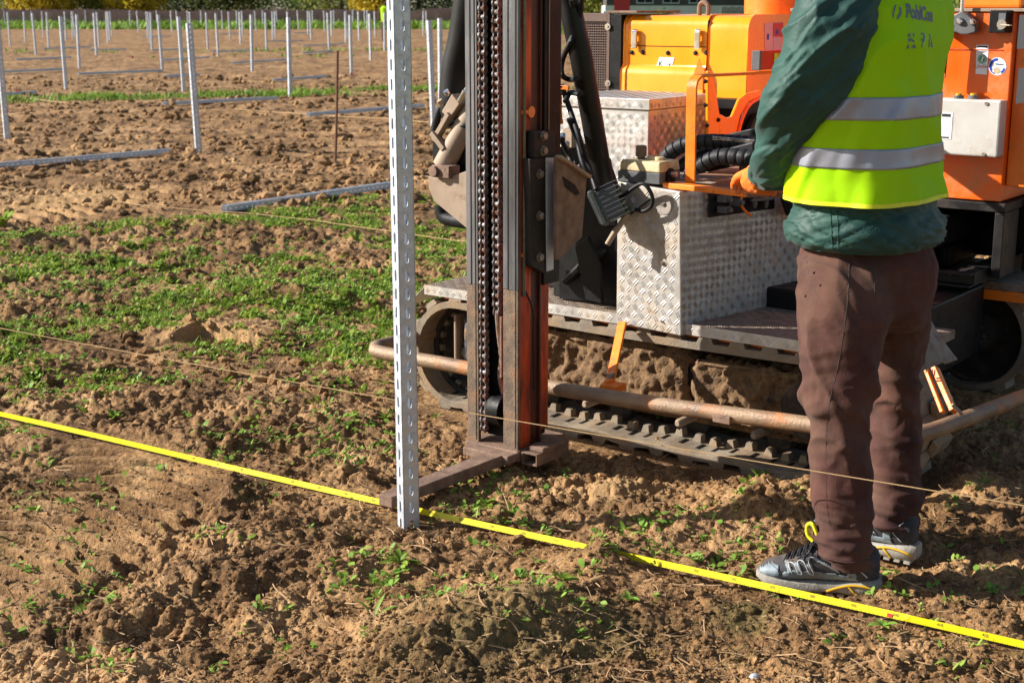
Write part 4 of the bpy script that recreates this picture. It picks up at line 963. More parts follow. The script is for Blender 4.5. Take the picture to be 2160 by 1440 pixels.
mb = MB(); mb.prism([q(*p, t=.30) for p in ((1180, 310), (1262, 300), (1305, 420), (1300, 640), (1180, 630))], (0, .03, 0)); part(mb, 'engine_bulkhead', M['black'])
mb = MB(); a = q(1215, 560, t=.22); mb.prism([q(*p, t=.24) for p in ((1212, 520), (1238, 500), (1262, 560), (1268, 640), (1235, 632))], (0, .02, 0)); part(mb, 'support_gusset', M['black'], bevel=.002)

# --- console box (tread plate) with lamp, switch box and lever notch
zb0, zb1 = .40, .846
FL = q(1300, 681, t=.20); FR = q(1436, 708, t=.20); BL = Vector((FL.x, .62, .40)); BR = q(1700, 657, z=.385)
TL = q(1303, 383, t=.20); TR = q(1434, 405, t=.20); dirb = (BR-FR); BRt = BR+Vector((0, 0, TR.z-FR.z))
box = MB(); box.hexa([FL, FR, BR, BL], [TL, TR, BRt, Vector((TL.x, .62, TL.z))])
con = part(box, 'console_box', M['alu'], bevel=.0025)
nL = (FR-FL).cross(NU).normalized(); nL = nL if nL.y < 0 else -nL
nRr = dirb.cross(NU).normalized(); nRr = nRr if nRr.x > 0 else -nRr
off = nL*.0006
part(treads([FL+off, FR+off, TR+off, TL+off], (FR-FL), nL, par=1), 'tread_bars', M['alu'], con)
off = nRr*.0006
ntc = [(1493, 415), (1493, 459), (1632, 440), (1640, 400)]
def onR(px, py):
    d = ray(px, py); o = cam.location; P0 = m2w(FR); n = (AX*nRr.x+BX*nRr.y)
    k = (P0-o).dot(n)/d.dot(n); w_ = o+d*k; s, t = local_st(w_.x, w_.y); return Vector((s, t, w_.z))
N4 = [onR(*p) for p in ntc]
poly = [FR, BR, BRt, N4[3]+Vector((0, 0, .0)), N4[2], N4[1], N4[0], TR]
poly = [FR, BR, Vector((BR.x, BR.y, N4[2].z-.0)), N4[2], N4[1], Vector((N4[1].x, N4[1].y, TR.z)), TR]
part(treads([p+off for p in poly], dirb, nRr, par=0), 'tread_bars', M['alu_shade'], con)
mb = MB(); mb.prism([p+nRr*.001 for p in (N4[1], N4[2], Vector((N4[2].x, N4[2].y, TR.z-.004)), Vector((N4[1].x, N4[1].y, TR.z-.004)))], nRr*.0015); nk = part(mb, 'lever_recess', M['black'], con)
mb = MB()
for px, py in ((1517, 418), (1517, 440), (1542, 425)):
    c = onR(px, py)+nRr*.02; mb.obox(c, (.035, .03, .02), Matrix.Identity(3)); mb.cyl(c, c+nRr*.03, .008, 8)
for px in (1582, 1606):
    c = onR(px, 430)+nRr*.02; mb.tube([c+Vector((0, 0, .02)), c, c-Vector((0, 0, .012))], [.008, .008, .004], 10)
c = onR(1590, 419)+nRr*.03; mb.bar(c-dirb.normalized()*.05, c+dirb.normalized()*.06, .01, .008)
part(mb, 'valve_spools', M['grey_plastic'], nk, bevel=.001)
mb = MB(); c = onR(1660, 432)+nRr*.05; mb.tube([c+Vector((0, 0, .05)), c, c-Vector((0, 0, .03))], [.03, .036, .026], 16); mb.tube([onR(1632, 412)+nRr*.05, onR(1642, 445)+nRr*.05], .02, 12); part(mb, 'lever_knob', M['black_rubber'], nk, smooth=True)
mb = MB(); mb.tube(catmull([onR(*p)+nRr*.03 for p in ((1549, 412), (1547, 428), (1556, 443), (1568, 452))], 6), .0045, 8); part(mb, 'orange_hook', M['orange'], nk, smooth=True)
for P_, n_, r_ in ((q(1400, 430, t=.1995), NS, .009), (q(1398, 555, t=.1995), NS, .007), (q(1397, 678, t=.1995), NS, .003), (onR(1614, 656), nRr, .008)):
    mb = MB(); mb.cyl(P_, P_+n_*.004, r_, 14); mb.cyl(P_+n_*.003, P_+n_*.007, r_*.5, 6); part(mb, 'box_screw', M['bolt'], con, smooth=True)
mb = MB(); mb.cyl(q(1400, 428, t=.1992), q(1400, 428, t=.1992)+NS*.0015, .036, 28); part(mb, 'cable_shadow_disc', M['alu_shade'], con, smooth=True)  # darker disc painted as the lamp cable's shadow on the console face
# switch box on top
sw = empty('switch_box', (0, 0, 0)); sw.parent = rig
tp = TL.z
a0 = q(1303, 384, t=.205); a1 = q(1392, 386, t=.205)
h1 = (q(1350, 340, t=.205).z-tp)
mb = MB(); mb.hexa([(a0.x, .205, tp+.035), (a1.x, .205, tp+.035), (a1.x, .33, tp+.035), (a0.x, .33, tp+.035)], [(a0.x+.006, .21, tp+h1), (a1.x-.004, .21, tp+h1), (a1.x-.004, .325, tp+h1), (a0.x+.006, .325, tp+h1)]); swb = mb.build('switch_cover', M['cream'], sw, bevel=.006, seg=3)
mb = MB(); mb.box((a0.x+.001, .2035, tp+.001), (a1.x-.001, .329, tp+.0345)); mb.cyl((a0.x+.03, .2036, tp+.024), (a0.x+.03, .2010, tp+.024), .012, 14); mb.cyl((a0.x+.085, .2036, tp+.024), (a0.x+.085, .2010, tp+.024), .012, 14); mb.build('switch_base', M['grey_plastic'], sw, bevel=.002)
mb = MB(); mb.tube([(a1.x-.001, .265, tp+.02), (a1.x+.004, .265, tp+.02)], .027, 20); mb.build('cable_gland', M['black'], sw, smooth=True); mb = MB(); mb.cyl((a1.x, .262, tp+.028), (a1.x+.026, .262, tp+.028), .010, 6); mb.build('gland_nut', M['chrome'], sw)
cz = tp+h1; cx = q(1352, 335, t=.26).x
mb = MB(); mb.tube([(cx, .26, cz), (cx, .26, cz+.008), (cx, .26, cz+.009), (cx, .26, cz+.040), (cx, .26, cz+.043)], [.012, .012, .018, .018, .015], 18); mb.build('push_button', M['rust'], sw, smooth=True)
for dx, mm in ((.036, 'cream'), (.066, 'cream')):
    mb = MB(); mb.tube([(cx+dx, .265, cz-.001), (cx+dx, .265, cz+.009), (cx+dx, .265, cz+.011)], [.0155, .0155, .013], 18); mb.build('pilot_cap', M[mm], sw, smooth=True)
# finned work lamp
lamp = empty('work_lamp', (0, 0, 0)); lamp.parent = rig
lc = q(1290, 426, t=.148); ax = (q(1330, 405, t=.12)-q(1262, 440, t=.03)).normalized(); ax = Vector((.72, .46, .42)).normalized()
upv = (Vector((-.35, 0, 1))-ax*Vector((-.35, 0, 1)).dot(ax)).normalized(); sdv = ax.cross(upv).normalized()
RM = Matrix((ax, sdv, upv)).transposed()
mb = MB(); mb.obox(lc-ax*.046, (.018, .076, .118), RM); mb.obox(lc-ax*.006, (.07, .064, .104), RM); mb.build('lamp_housing', M['lampgrey'], lamp, bevel=.005)
mb = MB(); mb.obox(lc-ax*.0575, (.003, .062, .100), RM); mb.build('lamp_lens', M['grey_plastic'], lamp, bevel=.001)
mb = MB()
for k in range(8): mb.obox(lc+ax*.006+upv*(-.054+k*.0154), (.074, .070, .0042), RM)
mb.build('cooling_fins', M['lampgrey'], lamp, bevel=.001)
mb = MB(); mb.tube(catmull([lc+ax*.03, q(1352, 388, t=.155), q(1372, 405, t=.16), q(1376, 430, t=.165), q(1360, 445, t=.17), q(1340, 442, t=.17)], 6), .0065, 10); mb.build('lamp_cable', M['black_rubber'], lamp, smooth=True)
mb = MB(); mb.tube([q(1325, 450, t=.15), q(1300, 485, t=.13), q(1281, 515, t=.12)], [.008, .010, .0085], 12); mb.tube([lc-upv*.04+sdv*.0, q(1330, 455, t=.17)], .012, 10); mb.build('lamp_handle', M['tan_steel'], lamp, smooth=True)
mb = MB(); mb.bar(q(1330, 452, t=.17), q(1372, 420, t=.198), .02, .004); mb.build('lamp_bracket', M['dark_frame'], lamp)

# --- orange shelf bar and upright guard in front of the operator
zs = .868
S0 = q(1398, 388, z=zs); S1 = q(1575, 408, z=zs); S2 = q(1662, 409, z=zs)
mb = MB(); mb.prism([Vector((p[0], p[1], zs-.012)) for p in ((S0.x, S0.y), (S1.x, S1.y), (S1.x-.02, S1.y+.045), (S0.x-.02, S0.y+.045))], (0, 0, .016)); 
sb = part(mb, 'shelf_bar', M['orange_worn'], bevel=.0015)
mb = MB(); mb.prism([Vector((p[0], p[1], zs-.012)) for p in ((S1.x+.001, S1.y), (S2.x, S2.y), (S2.x+.05, S2.y+.25), (S2.x+.02, S2.y+.27), (S2.x-.02, S2.y+.05), (S1.x-.018, S1.y+.045))], (0, 0, .016)); part(mb, 'shelf_bar_end', M['rust'], sb, bevel=.0015)
up0 = q(1455, 386, z=zs+.003); up_s = up0.x
Gp = [q(*p, s=up_s) for p in ((1456, 388), (1459, 215), (1461, 178), (1468, 165), (1482, 160), (1560, 156), (1660, 150))]
mb = MB(); path = catmull(Gp, 5); n = len(path); hw = .017; thk = .0045
vs = []; 
for i, p in enumerate(path):
    d = (path[min(i+1, n-1)]-path[max(i-1, 0)]).normalized(); nn = Vector((0, d.z, -d.y))
    vs += [p+Vector((-hw, 0, 0))-nn*thk, p+Vector((hw, 0, 0))-nn*thk, p+Vector((hw, 0, 0))+nn*thk, p+Vector((-hw, 0, 0))+nn*thk]
fs = [(i*4+k, i*4+(k+1) % 4, (i+1)*4+(k+1) % 4, (i+1)*4+k) for i in range(n-1) for k in range(4)]+[(0, 1, 2, 3), tuple(range(4*n-4, 4*n))[::-1]]
mb.add(vs, fs); part(mb, 'guard_hoop', M['orange_worn'], sb, bevel=.0012)
bd = [q(*p, z=zs+.02) for p in ((1400, 383), (1556, 352), (1575, 362), (1515, 385))]
bd = [q(1432, 366, z=zs+.03), q(1560, 350, z=zs+.03), q(1552, 375, z=zs+.012), q(1500, 384, z=zs+.012)]
mb = MB(); mb.prism([S0+Vector((.02, .05, .006)), q(1560, 352, z=zs+.006), q(1556, 374, z=zs+.006), q(1480, 384, z=zs+.006)], (0, 0, .006)); part(mb, 'shelf_board', M['wood'], sb, bevel=.001)

# corrugated hoses behind the guard
def corr(pts, r, nm='corrugated_hose'):
    P = catmull(pts, 22); mb = MB(); rr = []
    acc = 0
    for i, p in enumerate(P):
        if i: acc += (p-P[i-1]).length
        rr.append(r*(1 if (acc % .030) > .005 else .86))
    mb.tube(P, rr, 18); return part(mb, nm, M['black_rubber'], smooth=True)
corr([q(*p, t=.55) for p in ((1402, 372), (1404, 335), (1436, 308), (1480, 300), (1530, 300), (1600, 305))], .026)
corr([q(*p, t=.48) for p in ((1450, 400), (1462, 366), (1490, 342), (1530, 330), (1600, 335))], .027)
mb = MB(); mb.tube(catmull([q(*p, t=.58) for p in ((1415, 395), (1440, 345), (1490, 325), (1540, 318), (1600, 320))], 8), .018, 14); part(mb, 'hydraulic_hose', M['black_rubber'], smooth=True, label='plain hose between the corrugated ones')
mb = MB(); mb.prism([q(*p, t=.50) for p in ((1521, 316), (1590, 298), (1590, 350), (1521, 352))], (0, .10, 0)); cs = part(mb, 'battery_case', M['black_rubber'], bevel=.006)
mb = MB(); mb.bar(q(1505, 291, t=.53), q(1592, 299, t=.53), .010, .012); mb.bar(q(1543, 318, t=.49), q(1543, 350, t=.49), .012, .006, up=(0, -1, 0)); mb.bar(q(1553, 318, t=.49), q(1553, 350, t=.49), .006, .006, up=(0, -1, 0)); part(mb, 'bright_bracket', M['chrome'], cs, bevel=.001)
mb = MB(); mb.prism([q(*p, t=.62) for p in ((1505, 290), (1555, 278), (1600, 268), (1610, 296), (1540, 302))], (0, .03, 0)); part(mb, 'rubber_cover', M['black_rubber'], cs, bevel=.004)

# --- tread plate locker behind
tk = .95; L0 = q(1185, 215, t=tk); C0 = q(1370, 210, t=tk); sC = C0.x; sL = -.52; tE = q(1497, 195, s=sC).y
zt = C0.z; zl = q(1370, 234, t=tk).z
lk = MB(); lk.box((sL, tk+.006, .72), (sC-.006, tE, zl)); locker = part(lk, 'tread_plate_locker', M['alu_box'], bevel=.002)
lid = MB(); lid.box((sL-.004, tk-.002, zl+.002), (sC+.002, tE+.004, zt)); ld = part(lid, 'locker_lid', M['alu_box'], locker, bevel=.002)
part(treads([(sL, tk-.0025, zl+.004), (sC, tk-.0025, zl+.004), (sC, tk-.0025, zt-.002), (sL, tk-.0025, zt-.002)], (1, 0, 0), NS, cell=.026), 'lid_treads', M['alu_box'], ld)
merge_top = treads([(sL, tk, zt+.0004), (sC, tk, zt+.0004), (sC, tE, zt+.0004), (sL, tE, zt+.0004)], (1, 0, 0), NU); part(merge_top, 'lid_treads', M['alu_box'], ld)
part(treads([(sC+.0025, tk, zl+.004), (sC+.0025, tE, zl+.004), (sC+.0025, tE, zt-.002), (sC+.0025, tk, zt-.002)], (0, 1, 0), NR, par=1), 'lid_treads', M['alu_box'], ld)
part(treads([(sL, tk+.0055, .73), (sC-.008, tk+.0055, .73), (sC-.008, tk+.0055, zl), (sL, tk+.0055, zl)], (1, 0, 0), NS), 'locker_treads', M['alu_box'], locker)
part(treads([(sC-.0055, tk+.01, .73), (sC-.0055, tE, .73), (sC-.0055, tE, zl), (sC-.0055, tk+.01, zl)], (0, 1, 0), NR), 'locker_treads', M['alu_box'], locker)

# --- engine hood
th_ = 1.55; hd = empty('engine_hood'); hd.parent = rig
zT = q(1400, 33, t=th_).z; zB = .74
def hx(px, py=100): return q(px, py, t=th_).x
x0, x1, x2, x3 = hx(1316), hx(1327), hx(1493), hx(1578)
zl1, zl2, zl3 = q(1400, 98, t=th_).z, q(1400, 150, t=th_).z, q(1400, 56, t=th_).z
tE2 = q(1665, 60, s=x3).y+.25
def hood_seg(a, b, name, rnd=.045, bulge=True, m='yellow'):
    prof = []
    for k in range(9):
        an = math.pi/2*k/8; prof.append((th_+rnd-rnd*math.sin(math.pi/2-an) if False else th_+rnd*(1-math.cos(an)), zT-rnd+rnd*math.sin(an)))
    lower = [(th_-.022, zB), (th_-.022, zl2-.018), (th_-.018, zl2), (th_, zl2+.022), (th_, zl1-.002)] if bulge else [(th_, zB), (th_, zl1)]
    P = lower+prof+[(tE2, zT+.004)]
    mb = MB(); n = len(P); vs = [Vector((a, t, z)) for t, z in P]+[Vector((b, t, z)) for t, z in P]
    vs += [Vector((a, tE2, zB)), Vector((b, tE2, zB))]
    fs = [(i, i+1, n+i+1, n+i) for i in range(n-1)]+[tuple(range(n))+(2*n,), tuple(range(n, 2*n))[::-1]+(2*n+1,)[:0]]
    fs[-1] = tuple([2*n+1]+list(range(2*n-1, n-1, -1)))
    mb.add(vs, fs); return mb.build(name, M[m], hd, smooth=True, bevel=.005)
h1_ = hood_seg(x1, x2-.003, 'hood_side'); h2_ = hood_seg(x2+.003, x3, 'hood_rear', rnd=.06, bulge=False)
h0_ = hood_seg(x0-.0, x1-.0015, 'hood_rim', rnd=.05)
mb = MB(); mb.box((x1+.002, th_-.0015, zl1-.0015), (x2-.004, th_+.003, zl1+.0015)); mb.box((x2-.0035, th_-.001, zB), (x2+.0035, th_+.02, zT-.02)); mb.build('hood_gap', M['black'], hd)
for px in (1343, 1476):
    c = q(px, 84, t=th_); mb = MB(); mb.box((c.x-.013, th_-.022, c.z-.036), (c.x+.011, th_-.012, c.z+.030)); mb.tube([(c.x-.012, th_-.012, c.z+.033), (c.x+.012, th_-.012, c.z+.033)], .010, 12); mb.box((c.x-.010, th_-.012, c.z-.02), (c.x+.010, th_+.002, c.z-.006)); mb.build('hood_latch', M['chrome'], hd, bevel=.002)
for px, py in ((1333, 111), (1356, 111), (1409, 112), (1467, 112), (1490, 112), (1487, 172), (1487, 222), (1488, 265)):
    c = q(px, py, t=th_) if py < 120 else None
    if c is None: continue
    mb = MB(); mb.tube([(c.x, th_+.001, c.z), (c.x, th_-.004, c.z), (c.x, th_-.008, c.z)], [.010, .009, .004], 10); mb.build('hood_bolt', M['dark_frame'], hd, smooth=True)
# white sheet with arrows on the hood
St = [q(*p, t=th_-.0015) for p in ((1382, 146), (1415, 147), (1423, 122), (1391, 121))]; St = [Vector((p.x, th_-.0012, p.z)) for p in St]
mb = MB(); mb.prism(St, (0, -.0006, 0)); stk = mb.build('warning_sheet', M['white'], hd)
V_, F_ = text_geo('K  -v', .030); c = (St[0]+St[2])/2; mb = MB(); mb.add([c+Vector((v.x, -.0015, v.y-.012)) for v in V_], F_); mb.build('sheet_print', M['ink'], stk)
mb = MB(); a = [q(*p, t=th_-.001) for p in ((1468, 158), (1480, 124), (1495, 158), (1495, 188), (1462, 188))]; mb.prism([Vector((p.x, th_-.0235, p.z)) for p in a], (0, .003, 0)); mb.build('hood_notch_shade', M['orange'], hd)  # orange sheet standing for the shaded notch, shade put into its colour
# right-hand face sheets on the hood
def onX(px, py, sx): return q(px, py, s=sx)
mb = MB(); N0 = [q(*p, s=x3+.0012) for p in ((1612, 50), (1630, 48), (1632, 110), (1614, 111))]; mb.prism(N0, (.0006, 0, 0)); mb.build('notice', M['pink'], hd)
mb = MB(); N0 = [q(*p, s=x3+.0022) for p in ((1630, 48), (1650, 47), (1650, 110), (1632, 110))]; mb.prism(N0, (.0006, 0, 0)); nn2 = mb.build('notice', M['pink'], hd)
mb = MB(); N0 = [q(*p, s=x3+.0030) for p in ((1631, 49), (1652, 48), (1652, 78), (1631, 78))]; mb.prism(N0, (.0006, 0, 0)); r2 = mb.build('notice_head', M['red_ink'], nn2)
mb = MB(); c = q(1621, 78, s=x3+.0024); mb.box(c+Vector((0, -.012, -.012)), c+Vector((.0006, .004, .012))); c = q(1639, 68, s=x3+.0040); mb.box(c+Vector((0, -.008, -.010)), c+Vector((.0006, .012, .010))); mb.build('notice_print', M['blue_ink'], nn2)
mb = MB(); pts = [q(*p, t=th_+.12) for p in ((1475, 36), (1476, 14), (1481, 6), (1488, 6), (1494, 14), (1493, 36))]; mb.tube(catmull(pts, 5), .010, 8); mb.build('lifting_eye', M['rust'], hd, smooth=True)
# cowl below with cut-out and wheel arch, shaded orange
cs_ = q(1503, 230, t=tE+.02).x; cs_ = .06
P = lambda px, py: q(px, py, s=cs_)
mb = MB()
mb.prism([P(1494, 150), P(1504, 150), P(1518, 240), P(1518, 330), P(1494, 330)], (-.012, 0, 0))
mb.prism([P(1518, 240), P(1535, 249), P(1545, 246), P(1560, 210), P(1575, 198), P(1605, 190), P(1605, 205), P(1580, 215), P(1562, 245), P(1552, 290), P(1552, 330), P(1518, 330)], (-.012, 0, 0))
cw = mb.build('lower_cowl', M['yellow'], hd, bevel=.003)
mb = MB(); mb.tube(catmull([P(1553, 320)+Vector((.004, 0, 0)), P(1556, 280)+Vector((.004, 0, 0)), P(1566, 245)+Vector((.004, 0, 0)), P(1582, 218)+Vector((.004, 0, 0)), P(1610, 204)+Vector((.004, 0, 0))], 6), .007, 8); mb.build('arch_rim', M['orange'], cw, smooth=True)
for px, py in ((1487, 172), (1487, 222), (1490, 265), (1514, 253)):
    c = P(px, py); mb = MB(); mb.tube([c, c+Vector((.01, 0, 0))], [.009, .005], 8); mb.build('cowl_bolt', M['dark_frame'], cw, smooth=True)
mb = MB(); mb.box((cs_-.5, tE+.06, .62), (cs_-.03, 2.3, 1.05)); mb.build('engine_block', M['black'], hd)
mb = MB(); mb.tube([P(1606, 296)+Vector((-.02, 0, 0)), P(1606, 296)+Vector((.0, 0, 0))], .11, 28); mb.build('fan_wheel', M['black_rubber'], hd, smooth=True)
# radiator at the left end
ra = MB(); a0_, a1_ = hx(1236), hx(1290); zr0, zr1 = .74, q(1260, 28, t=th_).z
tR = th_-.02
ra.box((a1_-.012, tR, zr0), (a1_+.002, tR+.012, zr1)); ra.box((a0_-.05, tR, zr1-.035), (a1_-.0125, tR+.012, zr1))
rd_ = part(ra, 'radiator_frame', M['radiator'], hd, bevel=.001)
gr = MB(); n = 0; zz = zr0
while zz < zr1-.04:
    gr.box((a0_-.05, tR+.006, zz), (a1_-.013, tR+.009, zz+.0035)); zz += .0105
xx = a0_-.05
while xx < a1_-.015: gr.box((xx, tR+.0095, zr0), (xx+.0045, tR+.0125, zr1-.036)); xx += .0115
part(gr, 'radiator_grille', M['radiator'], rd_)
mb = MB(); mb.box((a0_-.06, tR+.02, zr0), (a1_+.002, tR+.03, zr1-.002)); mb.box((a1_+.003, tR+.002, zr0), (x0-.004, tR+.4, zr1-.006)); part(mb, 'radiator_core', M['black'], rd_)
mb = MB(); mb.box((a1_-.01, tR-.004, zr1+.001), (x1+.05, tR+.35, zr1+.010)); part(mb, 'radiator_cap_plate', M['rust'], rd_, bevel=.001)
for px, py in ((1283, 57), (1283, 176)):
    c = q(px, py, t=tR); mb = MB(); mb.cyl(c, c+Vector((0, -.006, 0)), .014, 14); mb.cyl(c+Vector((0, -.005, 0)), c+Vector((0, -.012, 0)), .006, 6); part(mb, 'grille_washer', M['chrome'], rd_, smooth=True)
# orange tank behind the hood
mb = MB(); c = q(1640, 10, t=2.0); mb.tube([(c.x, 2.0, 1.25), (c.x, 2.0, 1.50), (c.x, 2.0, 1.62), (c.x, 2.0, 1.66)], [.135, .14, .13, .09], 28); part(mb, 'air_filter', M['orange'], smooth=True, label='orange drum behind the yellow hood')

# --- rear cabinet
tc_ = 1.10; xr = q(2128, 200, t=tc_).x; zc0, zc1 = q(2080, 424, t=tc_).z, q(2128, 26, t=tc_).z
cab = MB(); cab.box((.42, tc_, zc0), (xr, 1.75, zc1)); cabn = part(cab, 'cabinet', M['orange_panel'], bevel=.004)
mb = MB(); mb.box((.40, tc_-.006, zc1+.001), (xr+.14, 1.8, zc1+.012)); part(mb, 'cabinet_top', M['tan_steel'], cabn, bevel=.002)
mb = MB(); mb.box((xr+.003, tc_+.03, zc0+.05), (xr+.16, 1.7, zc1-.002)); part(mb, 'cabinet_wing', M['orange'], cabn, bevel=.003)
mb = MB(); zz = q(2050, 105, t=tc_).z; mb.box((.5, tc_-.0025, zz-.0015), (xr-.03, tc_+.001, zz+.0015)); part(mb, 'panel_seam', M['mast_orange'], cabn)
def cbx(a, b, t0, t1): 
    A_, B_ = q(*a, t=t0), q(*b, t=t0); return (A_.x, t0, B_.z), (B_.x, t1, A_.z)
mb = MB(); mb.box(*cbx((1960, 207), (2103, 333), tc_-.065, tc_-.0005)); wb = part(mb, 'switch_cabinet', M['white_box'], cabn, bevel=.006)
for px in (2022, 2053):
    c = q(px, 205, t=tc_-.035); mb = MB(); mb.cyl(c-Vector((0, 0, .004)), c+Vector((0, 0, .006)), .017, 14); mb.build('cable_gland', M['grey_plastic'], wb, bevel=.001); mb = MB(); mb.cyl(c+Vector((0, 0, .006)), c+Vector((0, 0, .012)), .010, 12); mb.build('yellow_plug', M['shoe_yel'], wb)
for px, py in ((2081, 219), (2075, 326)):
    c = q(px, py, t=tc_-.0655); mb = MB(); mb.cyl(c, c+NS*.003, .006, 12); mb.build('cover_screw', M['bolt'], wb)
mb = MB(); mb.box(*cbx((1970, 236), (2006, 294), tc_-.0662, tc_-.0652)); lb_ = mb.build('info_label', M['white'], wb)
mb = MB()
for a, b in (((1987, 240), (2005, 247)), ((1971, 242), (1983, 246)), ((1975, 259), (1999, 260)), ((1975, 265), (1997, 266)), ((1975, 272), (1999, 273)), ((1975, 279), (1995, 280)), ((1985, 288), (2001, 292))): mb.box(*cbx(a, b, tc_-.0668, tc_-.0663))
mb.build('label_print', M['ink'], lb_)
# black lever bracket, gauge handle, key switch
tb_ = tc_-.05
mb = MB(); mb.prism([q(*p, t=tb_) for p in ((2030, 24), (2058, 46), (2057, 68), (2040, 73), (2028, 73), (2016, 68), (1985, 72), (1990, 46), (2026, 24))], (0, .045, 0)); kb = part(mb, 'lever_bracket', M['grey_plastic'], cabn, bevel=.003)
for px, py, r_ in ((1998, 48, .010), (2025, 45, .012), (2052, 47, .010)):
    c = q(px, py, t=tb_); mb = MB(); mb.tube([c, c+NS*.006, c+NS*.012], [r_, r_, r_*.6], 12); mb.build('bracket_bolt', M['chrome'], kb, smooth=True)
mb = MB(); c = q(2029, 24, t=tb_+.02); mb.cyl(c, c+Vector((0, 0, .35)), .007, 12); mb.tube([c+Vector((0, 0, .34)), c+Vector((0, 0, .37))], .016, 12); mb.build('lever_rod', M['chrome'], kb, smooth=True)
mb = MB(); mb.tube([q(1993, 74, t=tb_-.01), q(1984, 164, t=tb_-.01)], .016, 14); gh = mb.build('gauge_handle', M['black'], kb, smooth=True)
mb = MB(); mb.bar(q(1992, 92, t=tb_-.022), q(1990, 120, t=tb_-.022), .015, .004, up=NS); mb.build('gauge_glass', M['white'], gh); mb = MB(); mb.bar(q(1990, 121, t=tb_-.022), q(1988, 147, t=tb_-.022), .014, .004, up=NS); mb.build('gauge_scale', M['shoe_yel'], gh)
for py, px in ((80, 1991), (159, 1986)): mb = MB(); c = q(px, py, t=tb_-.026); mb.cyl(c, c+NS*.006, .013, 14); mb.build('gauge_screw', M['chrome'], gh)
mb = MB(); mb.box(*cbx((2088, 22), (2122, 70), tc_-.06, tc_-.0005)); ks = part(mb, 'key_switch', M['black'], cabn, bevel=.003)
mb = MB(); mb.box(*cbx((2107, 28), (2119, 64), tc_-.0612, tc_-.0603)); mb.build('switch_plate', M['grey_plastic'], ks)
mb = MB(); c = q(2115, 52, t=tc_-.062); mb.cyl(c, c+NS*.012, .015, 16); mb.bar(c+NS*.012, c+Vector((.035, -.03, -.002)), .01, .004); mb.build('key', M['chrome'], ks, smooth=True)
# stickers
def sticker(polys, m, name, parent=cabn, dt=.0008, base=tc_): 
    mb = MB(); mb.prism([Vector((q(*p, t=base).x, base-dt, q(*p, t=base).z)) for p in polys], (0, -.0004, 0)); return mb.build(name, m, parent)
st1 = sticker([(2058, 156), (2082, 158), (2086, 95), (2060, 95)], M['white'], 'test_sticker')
def disc(px, py, r, n=24, a0=0, a1=360, r0=0): 
    c = (px, py); o_ = [(px+r*math.cos(R(a)), py+r*math.sin(R(a))) for a in np.linspace(a0, a1, n)]
    if r0: o_ += [(px+r0*math.cos(R(a)), py+r0*math.sin(R(a))) for a in np.linspace(a1, a0, n)]
    elif a1-a0 >= 360: o_ = o_[:-1]
    return o_
sticker(disc(2072, 125, 9.5), M['green_ink'], 'green_disc', st1, .0016); sticker(disc(2072, 125, 7.6, r0=6.6), M['white'], 'white_ring', st1, .0022)
sticker([(2069, 129), (2073, 119), (2076, 121), (2072, 131)], M['white'], 'white_tick', st1, .0023)
sticker([(2062, 100), (2083, 101), (2083, 97.5), (2062, 97)], M['ink'], 'black_line', st1, .0016); sticker([(2062, 108), (2083, 109), (2072, 112)], M['grey_plastic'], 'grey_arc', st1, .0016)
V_, F_ = text_geo('Umfile', .017); c = q(2071, 144, t=tc_); mb = MB(); mb.add([Vector((c.x+v.x, tc_-.0018, c.z+v.y)) for v in V_], F_); mb.build('red_word', M['red_ink'], st1)
st2 = sticker(disc(2104, 140.5, 19), M['white'], 'round_sticker')
sticker(disc(2104, 140.5, 17.5, 16, 145, 275, 12.0), M['blue_ink'], 'blue_arc', st2, .0016); sticker(disc(2104, 140.5, 17.5, 8, 15, 60, 13.0), M['blue_ink'], 'blue_arc', st2, .0016); sticker(disc(2104, 140.5, 17.5, 8, 110, 145, 15.0), M['blue_ink'], 'blue_arc', st2, .0016)
sticker(disc(2103, 149, 7), M['cream'], 'yellow_disc', st2, .0016); sticker([(2100, 134), (2117, 136), (2117, 138), (2100, 136.5)], M['ink'], 'black_line', st2, .0016)
for a, b in (((2150, 32), (2168, 102)), ((2148, 145), (2168, 215))):
    A_, B_ = q(*a, s=xr+.161), q(*b, s=xr+.161); mb = MB(); mb.box((xr+.1615, A_.y, B_.z), (xr+.1625, A_.y+.10, A_.z)); g_ = part(mb, 'grey_decal', M['band'], cabn)
mb = MB(); mb.box((xr-.22, tc_+.12, zc1+.012), (xr-.02, 1.6, zc1+.30)); mb.box((.5, tc_+.2, zc1+.012), (.72, 1.6, zc1+.25)); part(mb, 'top_housing', M['orange'], cabn, bevel=.01)
# dark frame below the cabinet
mb = MB(); z1f = zc0-.004; z0f = q(2133, 590, t=tc_).z
mb.box((.5, tc_-.01, z1f-.03), (xr+.02, 1.72, z1f)); mb.box((xr-.012, tc_-.01, z0f), (xr+.02, tc_+.14, z1f-.031)); mb.box((xr+.03, tc_+.18, z0f), (xr+.05, 1.6, z1f)); mb.box((.5, 1.55, .52), (xr, 1.62, z1f-.031))
part(mb, 'cabinet_frame', M['dark_frame'], bevel=.003)
mb = MB(); zf = .515
fa = [(.70, .92), (1.17, .92), (1.17, .975), (.70, .975)]
mb.box((.70, .92, zf), (1.165, .96, zf+.006)); mb.box((.70, .92, zf+.040), (1.165, .96, zf+.046)); mb.box((.70, .955, zf+.0065), (1.16, .96, zf+.0395)); mb.box((1.10, .961, zf), (1.165, 1.5, zf+.046)); mb.box((.7, .93, zf+.007), (1.02, .954, zf+.039))
part(mb, 'fork_frame', M['dark_frame'], bevel=.002)
